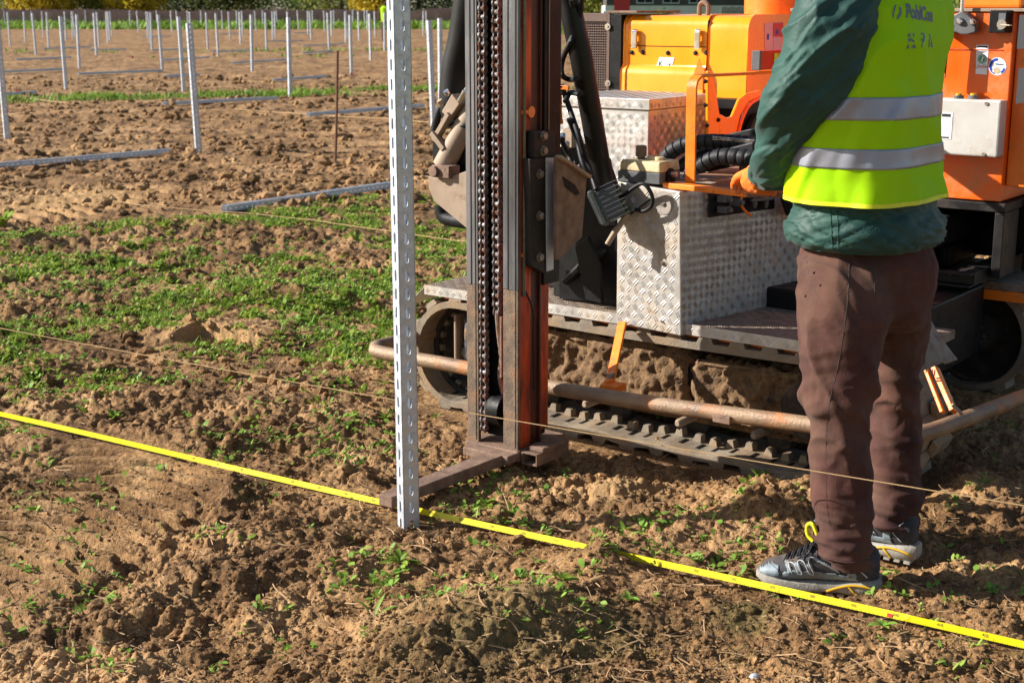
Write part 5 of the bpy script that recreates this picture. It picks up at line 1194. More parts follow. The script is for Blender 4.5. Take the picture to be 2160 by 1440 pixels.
mb = MB(); mb.box((.80, 1.02, .62), (1.02, 1.5, .72)); mb.box((.75, 1.2, .52), (.98, 1.55, .6)); part(mb, 'hydraulic_tank', M['black'], bevel=.01)
mb = MB(); a = q(2010, 588, t=.93); mb.bar(q(2002, 578, t=.95), q(2055, 563, t=1.0), .012, .004); part(mb, 'steel_strap', M['tan_steel'])

# red level resting on the guard hoop: a thing of its own
lv = empty('spirit_level', m2w(q(1592, 152, s=up_s)), -AL); tag(lv, 'short red spirit level with grey end cap resting on the guard hoop', 'spirit level')
o_ = q(1592, 152, s=up_s); hz_ = q(1592, 112, s=up_s).z-o_.z
mb = MB(); mb.box((-.012, .020, .006), (.014, .26, .006+hz_)); mb.build('level_body', M['red'], lv, bevel=.002)
mb = MB(); mb.box((-.014, .002, .005), (.016, .0195, .007+hz_)); mb.build('end_cap', M['grey_plastic'], lv, bevel=.002)
mb = MB(); mb.box((.0145, .105, .014), (.016, .135, hz_-.004)); mb.build('vial', M['lime'], lv, bevel=.001)

# ------------------------------------------------------------------ the operator
man = empty('person', (.82, 3.34, 0)); tag(man, 'worker in a fluorescent vest, green jacket and brown trousers standing at the controls', 'person')
MW = Vector((.82, 3.34, 0))
FD = Vector((-.80, .60, 0)).normalized(); LT = Vector((.60, .80, 0)).normalized()       # facing, and towards his right hand
def ringpx(py, xl, xr, Y, b, n=40, e=2.3, tilt=0, yaw=0):
    A_ = W(xl, py, Y=Y); B_ = W(xr, py, Y=Y); c = (A_+B_)/2; a = (B_.x-A_.x)/2; vs = []
    for k in range(n):
        th = 2*math.pi*k/n; cx, sx = math.cos(th), math.sin(th)
        x = a*math.copysign(abs(cx)**(2/e), cx); y = b*math.copysign(abs(sx)**(2/e), sx)
        vs.append(c+Vector((x, y+yaw*x, tilt*x))-MW)
    return vs
def loft(rings, cap=True):
    n = len(rings[0]); mb = MB(); vs = [v for r in rings for v in r]
    fs = [(i*n+k, i*n+(k+1) % n, (i+1)*n+(k+1) % n, (i+1)*n+k) for i in range(len(rings)-1) for k in range(n)]
    if cap: fs += [tuple(range(n))[::-1], tuple(range((len(rings)-1)*n, len(rings)*n))]
    return mb.add(vs, fs)
def interp_rings(keys, m):
    """keys: (py, xl, xr, Y, b); smooth in-between values"""
    out = []
    K = [Vector(k[:3]).to_tuple()+tuple(k[3:]) for k in keys]
    for i in range(len(K)-1):
        p0, p1, p2, p3 = K[max(i-1, 0)], K[i], K[i+1], K[min(i+2, len(K)-1)]
        for j in range(m):
            t = j/m; out.append(tuple(.5*(2*b+(c-a)*t+(2*a-5*b+4*c-d)*t*t+(3*b-a-3*c+d)*t**3) for a, b, c, d in zip(p0, p1, p2, p3)))
    out.append(K[-1]); return out
def remeshed(mb, voxel, smooth_it=6, name='tmp'):
    o = mb.build(name, M['jacket']); r = o.modifiers.new('r', 'REMESH'); r.mode = 'VOXEL'; r.voxel_size = voxel; r.adaptivity = 0
    s_ = o.modifiers.new('s', 'SMOOTH'); s_.iterations = smooth_it; s_.factor = .6
    dg = bpy.context.evaluated_depsgraph_get(); dg.update(); me = bpy.data.meshes.new_from_object(o.evaluated_get(dg)); bpy.data.objects.remove(o); return me
def displace_me(me, fn):
    n = len(me.vertices); co = np.empty(n*3); me.vertices.foreach_get('co', co); co = co.reshape(-1, 3); no = np.empty(n*3); me.vertices.foreach_get('normal', no); no = no.reshape(-1, 3)
    d = fn(co[:, 0], co[:, 1], co[:, 2], no); co = co+no*d[:, None]; me.vertices.foreach_set('co', co.ravel()); me.update()
def finish(me, name, m, parent, sub=0):
    me.name = name; me.materials.clear(); me.materials.append(m); me.polygons.foreach_set('use_smooth', [True]*len(me.polygons)); me.update()
    o = bpy.data.objects.new(name, me); col.objects.link(o); o.parent = parent
    if sub: s_ = o.modifiers.new('s', 'SUBSURF'); s_.levels = sub; s_.render_levels = sub
    return o
def ridge(u, v, k): return np.maximum(0, 1-np.abs(fbm(u, v, 3, k))*3.2)**1.5-.25

# trousers
nearleg = interp_rings([(490, 1712, 1850, 3.42, .08), (530, 1696, 1868, 3.40, .115), (570, 1686, 1878, 3.37, .132), (640, 1677, 1882, 3.34, .13), (700, 1676, 1872, 3.32, .12), (765, 1682, 1858, 3.31, .108), (815, 1684, 1848, 3.30, .105), (850, 1686, 1844, 3.30, .10), (880, 1700, 1842, 3.29, .09), (940, 1704, 1843, 3.28, .088), (1000, 1707, 1844, 3.27, .085), (1060, 1714, 1843, 3.265, .08), (1105, 1722, 1843, 3.26, .078), (1130, 1715, 1842, 3.26, .078), (1165, 1729, 1842, 3.255, .078), (1193, 1742, 1839, 3.25, .075)], 3)
farleg = interp_rings([(490, 1830, 1950, 3.47, .08), (530, 1812, 1970, 3.48, .11), (570, 1804, 1980, 3.50, .13), (640, 1812, 1966, 3.52, .125), (700, 1822, 1955, 3.53, .115), (760, 1828, 1942, 3.53, .105), (850, 1832, 1941, 3.52, .095), (950, 1832, 1947, 3.51, .09), (1040, 1830, 1949, 3.50, .085), (1080, 1828, 1944, 3.49, .08), (1112, 1836, 1936, 3.48, .073)], 3)
hips = interp_rings([(470, 1705, 1955, 3.45, .13), (505, 1698, 1965, 3.45, .145), (545, 1690, 1978, 3.45, .165), (600, 1686, 1974, 3.45, .165), (650, 1692, 1962, 3.45, .15), (690, 1720, 1940, 3.45, .11)], 3)
mb = MB()
for rr_ in (nearleg, farleg, hips):
    l = loft([ringpx(*k) for k in rr_]); merge(mb, l)
me = remeshed(mb, .0068, 6)
def crease(u, v, k, w=11): return np.maximum(0, 1-np.abs(fbm(u, v, 2, k))*w)**1.5
def trfold(x, y, z, no):
    ank = smst(.34, .12, z); knee = np.exp(-((z-.46)/.09)**2)
    vert = ridge(x*7+z*2.2, z*1.7+y*3, 501)*.011*smst(.15, .4, z)
    diag = ridge((x+y)*6+z*7, z*5-x*3, 511)*.012*(knee*.9+.25)
    rings_ = (np.sin(z*110+fbm(x*9, z*14, 2, 521)*6)*.003+ridge(x*5+y*5, z*22, 531)*.011)*ank
    top = ridge(x*13+y*10, z*3, 541)*.006*smst(.66, .80, z)
    mid = ridge(x*3.2+z*4.5+1, z*2.2-x*2, 551)*.009*smst(.9, .6, z)+ridge(x*4-z*6, z*8+y*2, 561)*.006*smst(.75, .5, z)*smst(.2, .4, z)
    cr = -crease(x*4+z*7, z*6-x*5, 571)*.0035*(.4+knee+ank)-crease((x+y)*7, z*3+x*2, 575, 8)*.0028
    return vert+diag+rings_+top+mid+cr-.007
displace_me(me, trfold); trs = finish(me, 'trousers', M['trousers'], man, 1); trs['label'] = 'brown faded work trousers'
# side seam
mb = MB()
tb_bvh = BVHTree.FromPolygons([v.co.copy() for v in me.vertices], [tuple(p.vertices) for p in me.polygons])
def onto(bvh, px, py, off=.0015):
    d = ray(px, py).normalized(); h, n, i, ds = bvh.ray_cast(cam.location-MW, d); 
    return None if h is None else h+n*off
def seam(bvh, pts, r, name, m, parent, off=.0005):
    P = [onto(bvh, *p, off=off) for p in [(a.x, a.y) for a in catmull([Vector((x, y, 0)) for x, y in pts], 10)]]; P = [p for p in P if p]
    mb = MB(); mb.tube(P, r, 6); return part(mb, name, m, parent, smooth=True)
seam(tb_bvh, [(1792, 540), (1787, 640), (1770, 760), (1748, 860), (1742, 960), (1744, 1060), (1752, 1110)], .0007, 'side_seam', M['shoe_dark'], trs, 0)
seam(tb_bvh, [(1745, 1178), (1790, 1186), (1838, 1180)], .0014, 'hem_seam', M['trousers'], trs, .0006)
seam(tb_bvh, [(1845, 575), (1850, 640), (1905, 650), (1950, 632)], .0007, 'pocket_seam', M['shoe_dark'], trs, 0); seam(tb_bvh, [(1700, 545), (1712, 600), (1735, 640)], .0007, 'pocket_seam', M['shoe_dark'], trs, 0)
mb = MB()
for px, py in ((1718, 576), (1731, 602), (1700, 625)):
    p = onto(tb_bvh, px, py, .0008)
    if p: mb.tube([p+Vector((0, .002, 0)), p-Vector((0, .0006, 0))], .0032, 8)
part(mb, 'stains', M['shoe_dark'], trs, smooth=True)

# torso: jacket and vest share one shape function
TK = [(.80, .222, .170, .873, 3.455), (.86, .222, .172, .870, 3.455), (.96, .208, .158, .856, 3.45), (1.06, .205, .150, .846, 3.45), (1.16, .205, .145, .846, 3.45), (1.25, .208, .142, .850, 3.455), (1.33, .212, .138, .866, 3.46), (1.40, .212, .128, .874, 3.47), (1.46, .19, .108, .872, 3.475), (1.50, .14, .085, .868, 3.475), (1.535, .075, .07, .862, 3.475)]
def torso_pt(th, z, off=0, e=2.35):
    zs_ = [k[0] for k in TK]; vals = [np.interp(z, zs_, [k[i] for k in TK]) for i in range(1, 5)]
    Wd, Dp, cx, cy = vals
    c, s = math.cos(th), math.sin(th)
    l = (Wd+off)*math.copysign(abs(c)**(2/e), c); f = (Dp+off)*math.copysign(abs(s)**(2/e), s)
    return Vector((cx, cy, z))+LT*l+FD*f-MW
def torso_mesh(z0, z1, dz, off, foldfn, n=150, cap=False):
    zz = np.arange(z0, z1+1e-6, dz); V = np.array([[torso_pt(2*math.pi*k/n, z, off) for k in range(n)] for z in zz], dtype=float)
    th = np.tile(np.arange(n)/n, (len(zz), 1)); Z = np.repeat(zz[:, None], n, 1)
    nr = np.array([[(LT*math.cos(2*math.pi*k/n)+FD*math.sin(2*math.pi*k/n))[:] for k in range(n)]]*len(zz))
    V = V+nr*foldfn(th, Z)[..., None]
    V = V.reshape(-1, 3); i = np.arange((len(zz)-1)*n); r, c = i//n, i % n
    F = np.stack([r*n+c, r*n+(c+1) % n, (r+1)*n+(c+1) % n, (r+1)*n+c], 1); return V, F
def per(th, a=1.0): return np.cos(th*2*math.pi)*a, np.sin(th*2*math.pi)*a
def jfold(th, Z):
    u, v = per(th, 1.0); low = smst(1.0, .93, Z)
    ho = ridge(u*1.6+v*.8+3, Z*38+u*3-v*2.5, 601)*.0085+ridge(u*3, Z*70+v*5, 611)*.003
    puff = .010*np.exp(-((Z-.885)/.03)**2)-.008*np.exp(-((Z-.94)/.02)**2)-.014*smst(.86, .843, Z)
    return low*(ho+puff*.9-crease(u*2+1, Z*30+v*3, 621, 7)*.004)+(1-low)*.0
V_, F_ = torso_mesh(.843, 1.535, .0042, -.001, jfold)
jk = np_mesh('jacket', V_, F_, M['jacket'], man); jk['label'] = 'dark green work jacket'
so_ = jk.modifiers.new('th', 'SOLIDIFY'); so_.thickness = .004; so_.offset = -1
jb = BVHTree.FromPolygons([Vector(v) for v in V_], [tuple(int(a) for a in f) for f in F_])
seam(jb, [(1751, 424), (1753, 470), (1756, 522)], .0012, 'jacket_seam', M['jacket'], jk, .0006); seam(jb, [(1765, 424), (1767, 470), (1769, 524)], .0012, 'jacket_seam', M['jacket'], jk, .0006)
def vfold(th, Z):
    u, v = per(th)
    return -crease(u*1.4+Z*3, v*1.4+Z*2, 651, 9)*.0035+.010*ridge(u*1.2+Z*2.2, v*1.2+Z*3.2, 631)+.007*fbm(u*1.6+5, v*1.6+Z*5, 3, 641)+.004*smst(1.02, .96, Z)+.003*np.sin(th*2*math.pi*9+Z*6)*smst(1.1, .96, Z)
VO = .013
V_, F_ = torso_mesh(.958, 1.53, .0055, VO, vfold)
vb_ = BVHTree.FromPolygons([Vector(v) for v in V_], [tuple(int(a) for a in f) for f in F_])
arm_line = [(1846, -60), (1839, 0), (1834, 50), (1822, 100), (1804, 145), (1780, 190), (1752, 235), (1738, 262), (1720, 300), (1690, 345), (1660, 385)]
# armhole cut in the side of the vest
AHc = Vector((.80, 3.31, 1.33))-MW
cen = V_[F_].mean(1)
side_ = (cen[:, 0]*(-LT.x)+cen[:, 1]*(-LT.y)); fr = cen[:, 0]*FD.x+cen[:, 1]*FD.y
tc0 = Vector((.855, 3.46, 0))-MW; s0_ = side_-(-(tc0.x*LT.x+tc0.y*LT.y)); f0_ = fr-(tc0.x*FD.x+tc0.y*FD.y)
cut = (s0_ > .10) & (((f0_-.02)/.05)**2+((cen[:, 2]-1.36)/.10)**2 < 1); cut2 = (s0_ < -.10) & (((f0_)/.05)**2+((cen[:, 2]-1.36)/.10)**2 < 1)
Fv = F_[~(cut | cut2)]
vest = np_mesh('safety_vest', V_, Fv, M['vest'], man); vest['label'] = 'fluorescent yellow-green safety vest with two grey bands'
so_ = vest.modifiers.new('th', 'SOLIDIFY'); so_.thickness = .0015; so_.offset = 1
def vbandfn(th, Z): return vfold(th, Z)
for z0_, z1_ in ((1.153, 1.204), (1.042, 1.092)):
    Vb, Fb = torso_mesh(z0_, z1_, .0051, VO+.0022, vbandfn); bo_ = np_mesh('reflective_band', Vb, Fb, M['band'], vest); s2 = bo_.modifiers.new('th', 'SOLIDIFY'); s2.thickness = .001; s2.offset = 1
Vb, Fb = torso_mesh(.956, .966, .005, VO+.0022, vbandfn); np_mesh('vest_hem', Vb, Fb, M['vest_pipe'], vest)
# printed words and marks on the back of the vest, laid onto the cloth
M['vest_print'] = pm('grey vest print', (.16, .20, .24), None, 10, .6)
def print_on(V2, F2, name, m=M['vest_print']):
    """V2: list of (px,py) in the plane of the back, projected onto the vest surface"""
    out = []
    for x, y in V2:
        h = onto(vb_, x, y, .0028); out.append(h if h else None)
    good = [f for f in F2 if all(out[i] is not None for i in f)]
    mb = MB(); mb.add([p if p else Vector((0, 0, 0)) for p in out], good); return part(mb, name, m, vest)
def subdiv_text(s, size, x0, y0, xs, slope, name, bold=True, shrink=.2):
    V2, F2 = text_geo(s, size, bold, align='LEFT'); wmax = max(v.x for v in V2)
    P = []
    for v in V2:
        t = v.x/wmax; xx = x0+xs*(t-shrink*t*t)/(1-shrink); P.append((xx, y0-v.y+slope*(xx-x0)))
    return print_on(P, F2, name)
subdiv_text('PohlCon', 40, 1909, 37, 56, .16, 'vest_wordmark')
def curve_mark(polys, name):
    for pl in polys:
        print_on(pl, [tuple(range(len(pl)))], name)
curve_mark([[(1886, 13), (1890, 10), (1888, 18), (1885, 26), (1885, 36), (1882, 40), (1881, 30), (1883, 20)], [(1895, 14), (1899, 18), (1901, 27), (1898, 35), (1892, 43), (1890, 42), (1892, 34), (1896, 27)]], 'vest_emblem')
curve_mark([[(1914, 72), (1927, 71), (1927, 79), (1914, 80)], [(1914, 84), (1920, 81), (1926, 86), (1927, 90), (1919, 87), (1914, 90)], [(1912, 95), (1929, 94), (1930, 101), (1911, 103)]], 'vest_emblem')
curve_mark([[(1940, 71), (1948, 71), (1948, 74), (1940, 74)], [(1946, 75), (1948.5, 75), (1948.5, 88), (1944, 91), (1944, 88), (1946, 86)], [(1941, 82), (1944, 82), (1944, 100), (1942, 100)]], 'vest_emblem')
curve_mark([[(1957, 73), (1959, 72), (1962, 84), (1966, 100), (1963, 100)], [(1957, 82), (1959, 86), (1960, 100), (1957, 100)]], 'vest_emblem')
# sleeves
sl1 = interp_rings([(-95, 1765, 1862, 3.40, .05), (-60, 1706, 1878, 3.36, .085), (0, 1672, 1866, 3.325, .09), (60, 1651, 1858, 3.305, .092), (120, 1636, 1832, 3.30, .090), (190, 1608, 1798, 3.31, .085), (240, 1594, 1764, 3.325, .082), (290, 1590, 1724, 3.37, .080), (330, 1577, 1706, 3.41, .080), (362, 1577, 1690, 3.46, .080), (392, 1596, 1668, 3.50, .06)], 4)
mb = loft([ringpx(*k, n=28) for k in sl1])
fa0, fa1 = W(1640, 350, Y=3.5), W(1612, 374, Y=3.96)
mb2 = MB(); mb2.tube([fa0-MW, fa0.lerp(fa1, .5)-MW, fa1-MW], [.068, .060, .046], 24); merge(mb, mb2)
me = remeshed(mb, .006, 5)
def slfold(x, y, z, no):
    a = x*.8+z*1.0; b = z*.9-x*.9
    return ridge(a*2.2+1, b*7+y*2, 701)*.013+ridge(a*5, b*18, 711)*.008+ridge(a*12+y*5, b*14, 715)*.003+fbm(x*9, z*9, 2, 721)*.004-.005-crease(a*3.2+2, b*7+y, 731, 9)*.0045-crease(a*7, b*9+y*3, 735, 9)*.002
displace_me(me, slfold); finish(me, 'jacket_sleeve', M['jacket'], jk, 1)
# far sleeve (his right), mirrored through his middle, reaching to the far lever
mb = MB(); Sh = Vector((.98, 3.64, 1.40)); El = Vector((.86, 3.80, 1.12)); Wr = Vector((.80, 4.02, .96))
mb.tube(catmull([Sh-MW, Sh.lerp(El, .5)-MW, El-MW, El.lerp(Wr, .5)-MW, Wr-MW], 5), [.082]*6+[.074]*6+[.064]*4+[.058]*3+[.052]*2, 24)
me = remeshed(mb, .009, 4); displace_me(me, slfold); finish(me, 'jacket_sleeve', M['jacket'], jk)
mb = MB(); mb.tube([Vector((.862, 3.475, z))-MW for z in (1.50, 1.53, 1.57)], [.085, .078, .074], 24); part(mb, 'jacket_collar', M['jacket'], jk, smooth=True)
mb = MB(); P = [onto(vb_, *p, off=.002) for p in arm_line[1:7]]; P = [p for p in P if p]
if len(P) > 2: mb.tube(catmull(P, 6), .0035, 8); part(mb, 'vest_edging', M['vest_pipe'], vest, smooth=True)

# body: one continuous skin grown over a skeleton
def skin_mesh(V, E, Rr, name, m, parent, sub=2, root=0):
    me = bpy.data.meshes.new(name); me.from_pydata([tuple(v) for v in V], E, []); me.update()
    o = bpy.data.objects.new(name, me); col.objects.link(o); sk = o.modifiers.new('skin', 'SKIN'); sk.use_smooth_shade = True
    for i, r in enumerate(Rr): me.skin_vertices[0].data[i].radius = (r, r) if not hasattr(r, '__len__') else r
    me.skin_vertices[0].data[root].use_root = True
    ss = o.modifiers.new('s', 'SUBSURF'); ss.levels = sub; ss.render_levels = sub
    dg = bpy.context.evaluated_depsgraph_get(); dg.update(); m2 = bpy.data.meshes.new_from_object(o.evaluated_get(dg)); bpy.data.objects.remove(o)
    m2.materials.clear(); m2.materials.append(m); m2.polygons.foreach_set('use_smooth', [True]*len(m2.polygons))
    o = bpy.data.objects.new(name, m2); col.objects.link(o); o.parent = parent; return o
def hand_chain(V, E, Rr, wi, wrist, dirn, palm_n, thumb, fr=.0085, curl=.9, scale=1.0):
    """adds palm and five bent fingers to a skeleton; wi is the wrist vertex index"""
    d = dirn.normalized(); t = thumb.normalized(); n = palm_n.normalized()
    def add(p, r, j): V.append(p); Rr.append(r); E.append((j, len(V)-1)); return len(V)-1
    pm_ = add(wrist+d*.045*scale, (.030*scale, .016*scale), wi)
    for k, (off, L) in enumerate(((.028, .070), (.010, .078), (-.010, .072), (-.028, .058))):
        b = add(wrist+d*.085*scale+t*off*scale, fr*1.1, pm_); p = V[b]; a = .25; jj = b
        for s_, f in ((.42, .35), (.32, .8), (.26, 1.3)):
            a_ = curl*f; p = p+(d*math.cos(a_)+n*math.sin(a_))*L*s_*scale; jj = add(p, fr*(1-.1*f), jj)
    b = add(wrist+d*.030*scale+t*.035*scale, fr*1.25, pm_); p = V[b]+(d*.6+t*.55+n*.5).normalized()*.032*scale; b = add(p, fr*1.1, b); p = p+(d*.7+n*.7).normalized()*.026*scale; add(p, fr*.95, b)
hip = Vector((.86, 3.46, .90)); V = [hip]; E_ = []; Rr = [(.13, .10)]
def ad(p, r, j): V.append(Vector(p)); Rr.append(r); E_.append((j, len(V)-1)); return len(V)-1
sp1 = ad((.855, 3.46, 1.05), (.125, .095), 0); sp2 = ad((.86, 3.465, 1.22), (.135, .10), sp1); sp3 = ad((.865, 3.47, 1.37), (.12, .085), sp2); nk_ = ad((.862, 3.472, 1.50), .055, sp3)
h1 = ad((.855, 3.478, 1.57), .060, nk_); h2 = ad((.85, 3.482, 1.635), (.076, .085), h1); h3 = ad((.853, 3.48, 1.70), (.078, .09), h2); h4 = ad((.856, 3.478, 1.75), (.05, .06), h3)
lw = Vector(fa1)+Vector((0, .02, 0)); rw = Wr
a1 = ad((.80, 3.36, 1.40), .055, sp3); a2 = ad(W(1705, 170, Y=3.32), .046, a1); a3 = ad(W(1640, 340, Y=3.47), .038, a2); a4 = ad(lw, .026, a3)
hand_chain(V, E_, Rr, a4, lw, Vector((-.25, .85, -.15)), Vector((.1, 0, -1)), Vector((-.8, -.1, .3)), fr=.0078)
b1 = ad((.96, 3.60, 1.40), .055, sp3); b2 = ad(Sh.lerp(El, .5), .046, b1); b3 = ad(El, .038, b2); b4 = ad(rw, .026, b3)
hand_chain(V, E_, Rr, b4, rw, Vector((-.3, .8, -.3)), Vector((.1, 0, -1)), Vector((.8, .3, .1)), fr=.0078)
for hp_, kn, an, to in (((.80, 3.40, .80), (.785, 3.30, .46), (.825, 3.255, .12), (.76, 3.27, .06)), ((.94, 3.51, .80), (.98, 3.52, .46), (1.005, 3.48, .13), (.96, 3.51, .07))):
    i = ad(hp_, .075, 0); i = ad(Vector(hp_).lerp(Vector(kn), .5), .060, i); i = ad(kn, .045, i); i = ad(Vector(kn).lerp(Vector(an), .4), .044, i); i = ad(an, .034, i); ad(to, .020, i)
body = skin_mesh([p-MW for p in V], E_, Rr, 'body', M['skin'], man)
# face details are part of the head: nose, ears, brow worked as small forms in the same skin colour
hc = Vector((.852, 3.48, 1.665))-MW
mb = MB(); nb = hc+FD*.083
mb.tube([nb+Vector((0, 0, .03)), nb+FD*.012+Vector((0, 0, .0)), nb+FD*.020+Vector((0, 0, -.018)), nb+FD*.004+Vector((0, 0, -.026))], [.006, .009, .012, .008], 10); part(mb, 'nose', M['skin'], body, smooth=True)
for sg in (-1, 1):
    mb = MB(); e0 = hc+LT*sg*.078+FD*-.005; mb.tube([e0+Vector((0, 0, -.028)), e0+LT*sg*.008, e0+Vector((0, 0, .026))], [.008, .014, .010], 10); part(mb, 'ear', M['skin'], body, smooth=True)
    mb = MB(); e0 = hc+LT*sg*.032+FD*.078+Vector((0, 0, .012)); mb.tube([e0-FD*.006, e0+FD*.004, e0+FD*.007], [.010, .010, .004], 12); part(mb, 'eye', M['white'], body, smooth=True)
    mb = MB(); mb.bar(e0+Vector((0, 0, .018))-LT*.018+FD*.004, e0+Vector((0, 0, .018))+LT*.018+FD*.004, .006, .006); part(mb, 'eyebrow', M['hair'], body)
mb = MB(); m0 = hc+FD*.082+Vector((0, 0, -.048)); mb.tube([m0-LT*.022, m0+FD*.004, m0+LT*.022], [.003, .006, .003], 8); part(mb, 'mouth', M['red_ink'] if False else M['skin'], body, smooth=True)
V0, F0 = ico(4); ok = V0[:, 2] > -.35
Hh = V0*np.array([.094, .102, .098]); front = V0@np.array([FD.x, FD.y, 0]); 
Hh = Hh*(1+.03*fbm(V0[:, 0]*6+3, V0[:, 1]*6+V0[:, 2]*5, 3, 801))[:, None]
keep = [(V0[f].mean(0)[2] > -.25) and not (V0[f].mean(0)@np.array([FD.x, FD.y, 0]) > .35 and V0[f].mean(0)[2] < .45) for f in F0]
hr = np_mesh('hair', Hh+np.array((hc+Vector((0, 0, .022)))[:]), F0[np.array(keep)], M['hair'], man); sm = hr.modifiers.new('t', 'SOLIDIFY'); sm.thickness = .006
# gloves follow the same finger skeleton, a little thicker
for wr_, dd, th_v, lab in ((lw, Vector((-.25, .85, -.15)), Vector((-.8, -.1, .3)), 'glove'), (rw, Vector((-.3, .8, -.3)), Vector((.8, .3, .1)), 'glove')):
    V = [wr_-dd.normalized()*.05]; Rr = [.036]; E_ = []; V.append(wr_+Vector((0, 0, 0))); Rr.append(.034); E_.append((0, 1))
    hand_chain(V, E_, Rr, 1, wr_, dd, Vector((.1, 0, -1)), th_v, fr=.0115, scale=1.04)
    skin_mesh([p-MW for p in V], E_, Rr, lab, M['glove'], man)
# flared orange cuff seen at the sleeve end
mb = MB(); mb.tube([W(1616, 372, Y=3.86)-MW, W(1604, 375, Y=3.93)-MW, W(1592, 378, Y=4.0)-MW, W(1586, 382, Y=4.05)-MW], [.050, .046, .040, .032], 18)
me = remeshed(mb, .006, 2); displace_me(me, lambda x, y, z, no: ridge(x*30, z*30+y*10, 811)*.004); g_ = finish(me, 'glove_cuff', M['glove'], [c for c in man.children if c.name.startswith('glove')][0])

# shoes
def shoe(heel, toe, name, lab, tilt=0):
    L = (toe-heel).length; d = (toe-heel).normalized(); sd = Vector((-d.y, d.x, 0)).normalized(); sc_ = L/.30
    if sd.y > 0: sd = -sd                                               # sd points to the camera side
    root = empty(name); root.parent = man; root['label'] = lab
    up = d.cross(sd); up = up if up.z > 0 else -up
    def P(x, y, z): return heel-MW+d*(x*sc_)+sd*(y*sc_*1.04)+up*(z*sc_*1.06)
    def sect(x, wl, wr, zb, zt, n=20, e=2.6):
        vs = []; cy = (wr-wl)/2; hw = (wl+wr)/2; zc = (zb+zt)/2; hz = (zt-zb)/2
        for k in range(n):
            a = 2*math.pi*k/n; c, s = math.cos(a), math.sin(a)
            yy = hw*math.copysign(abs(c)**(2/e), c); zz = hz*math.copysign(abs(s)**(2/e), s)
            if s > 0: yy *= 1-.38*(s**1.5)*(1 if zt > .07 else .6)
            vs.append(P(x, cy+yy, zc+zz))
        return vs
    prof = [(.000, .022, .022, .035, .100), (.012, .032, .032, .028, .118), (.04, .037, .037, .026, .126), (.075, .039, .039, .026, .128), (.105, .040, .040, .026, .130), (.13, .041, .042, .025, .130), (.16, .043, .045, .025, .118), (.19, .046, .048, .024, .096), (.22, .048, .049, .024, .079), (.25, .046, .046, .026, .066), (.275, .038, .037, .028, .058), (.292, .025, .024, .032, .047)]
    up_ = loft([sect(*p) for p in prof]); u = up_.build('shoe_upper', M['shoe_dark'], root, smooth=True); s_ = u.modifiers.new('s', 'SUBSURF'); s_.levels = 1; s_.render_levels = 1
    sol = [(-.006, .026, .026, .006, .044), (.01, .038, .038, .0, .046), (.05, .042, .042, .0, .040), (.10, .042, .041, .006, .034), (.15, .046, .046, .004, .034), (.20, .051, .051, .0, .034), (.245, .049, .049, .004, .036), (.28, .039, .039, .012, .040), (.299, .022, .022, .022, .042)]
    sm_ = loft([sect(*p, e=4) for p in sol]).build('sole', M['shoe_sole'], root, smooth=True)
    mb = MB()
    for k in range(11): x = .01+k*.027; mb.obox(P(x, .0, .002), (.016*sc_, .082*sc_, .007), Matrix((d, sd, up)).transposed())
    part(mb, 'sole_lugs', M['shoe_sole'], sm_)
    bv = BVHTree.FromPolygons([v.co.copy() for v in u.data.vertices], [tuple(p.vertices) for p in u.data.polygons]); bs_ = BVHTree.FromPolygons([v.co.copy() for v in sm_.data.vertices], [tuple(p.vertices) for p in sm_.data.polygons])
    def side(x, z, bvh=bv, off=.0012):
        o = P(x, .12, z); h, n, i, ds = bvh.ray_cast(o, -sd); return (h+sd*off) if h else None
    def patch(pts, nm, m, bvh=bv, off=.001, th=.0012):
        """panel lying on the camera side, densely sampled so it follows the upper"""
        from mathutils.geometry import tessellate_polygon
        dense = []
        for (x0, z0), (x1, z1) in zip(pts, pts[1:]+pts[:1]):
            for k in range(5): dense.append((x0+(x1-x0)*k/5, z0+(z1-z0)*k/5))
        xs = [p[0] for p in dense]; zs = [p[1] for p in dense]; st = .0028
        def ins(x, y):
            c = False
            for (a, b), (a2, b2) in zip(dense, dense[1:]+dense[:1]):
                if (b > y) != (b2 > y) and x < (a2-a)*(y-b)/(b2-b)+a: c = not c
            return c
        grid = {}; vs = []; fs = []
        def vid(i, j):
            if (i, j) not in grid:
                h = side(min(xs)+i*st, min(zs)+j*st, bvh, off)
                grid[(i, j)] = None if h is None else len(vs)
                if h is not None: vs.append(h)
            return grid[(i, j)]
        for i in range(int((max(xs)-min(xs))/st)+1):
            for j in range(int((max(zs)-min(zs))/st)+1):
                if ins(min(xs)+(i+.5)*st, min(zs)+(j+.5)*st):
                    f = [vid(i, j), vid(i+1, j), vid(i+1, j+1), vid(i, j+1)]
                    if None not in f: fs.append(tuple(f))
        mb = MB(); mb.add(vs, fs); o = mb.build(nm, m, u, smooth=True); s_ = o.modifiers.new('t', 'SOLIDIFY'); s_.thickness = th; s_.offset = 0; return o
    patch([(.240, .034), (.297, .036), (.294, .052), (.275, .060), (.243, .062)], 'toe_cap', M['shoe_grey'])
    patch([(.050, .038), (.237, .036), (.230, .052), (.205, .058), (.15, .058), (.10, .054), (.06, .054)], 'side_panel', M['shoe_grey'])
    patch([(.055, .050), (.078, .048), (.078, .078), (.060, .074)], 'heel_panel', M['shoe_grey'])
    for a, b in ((.205, .222), (.180, .196), (.150, .166)): patch([(a, .050), (a+.012, .050), (b+.010, .074), (b, .077)], 'stripe', M['shoe_grey'], off=.0016)
    patch([(.095, .058), (.10, .066), (.155, .094), (.160, .086)], 'stripe', M['shoe_grey'], off=.0016)
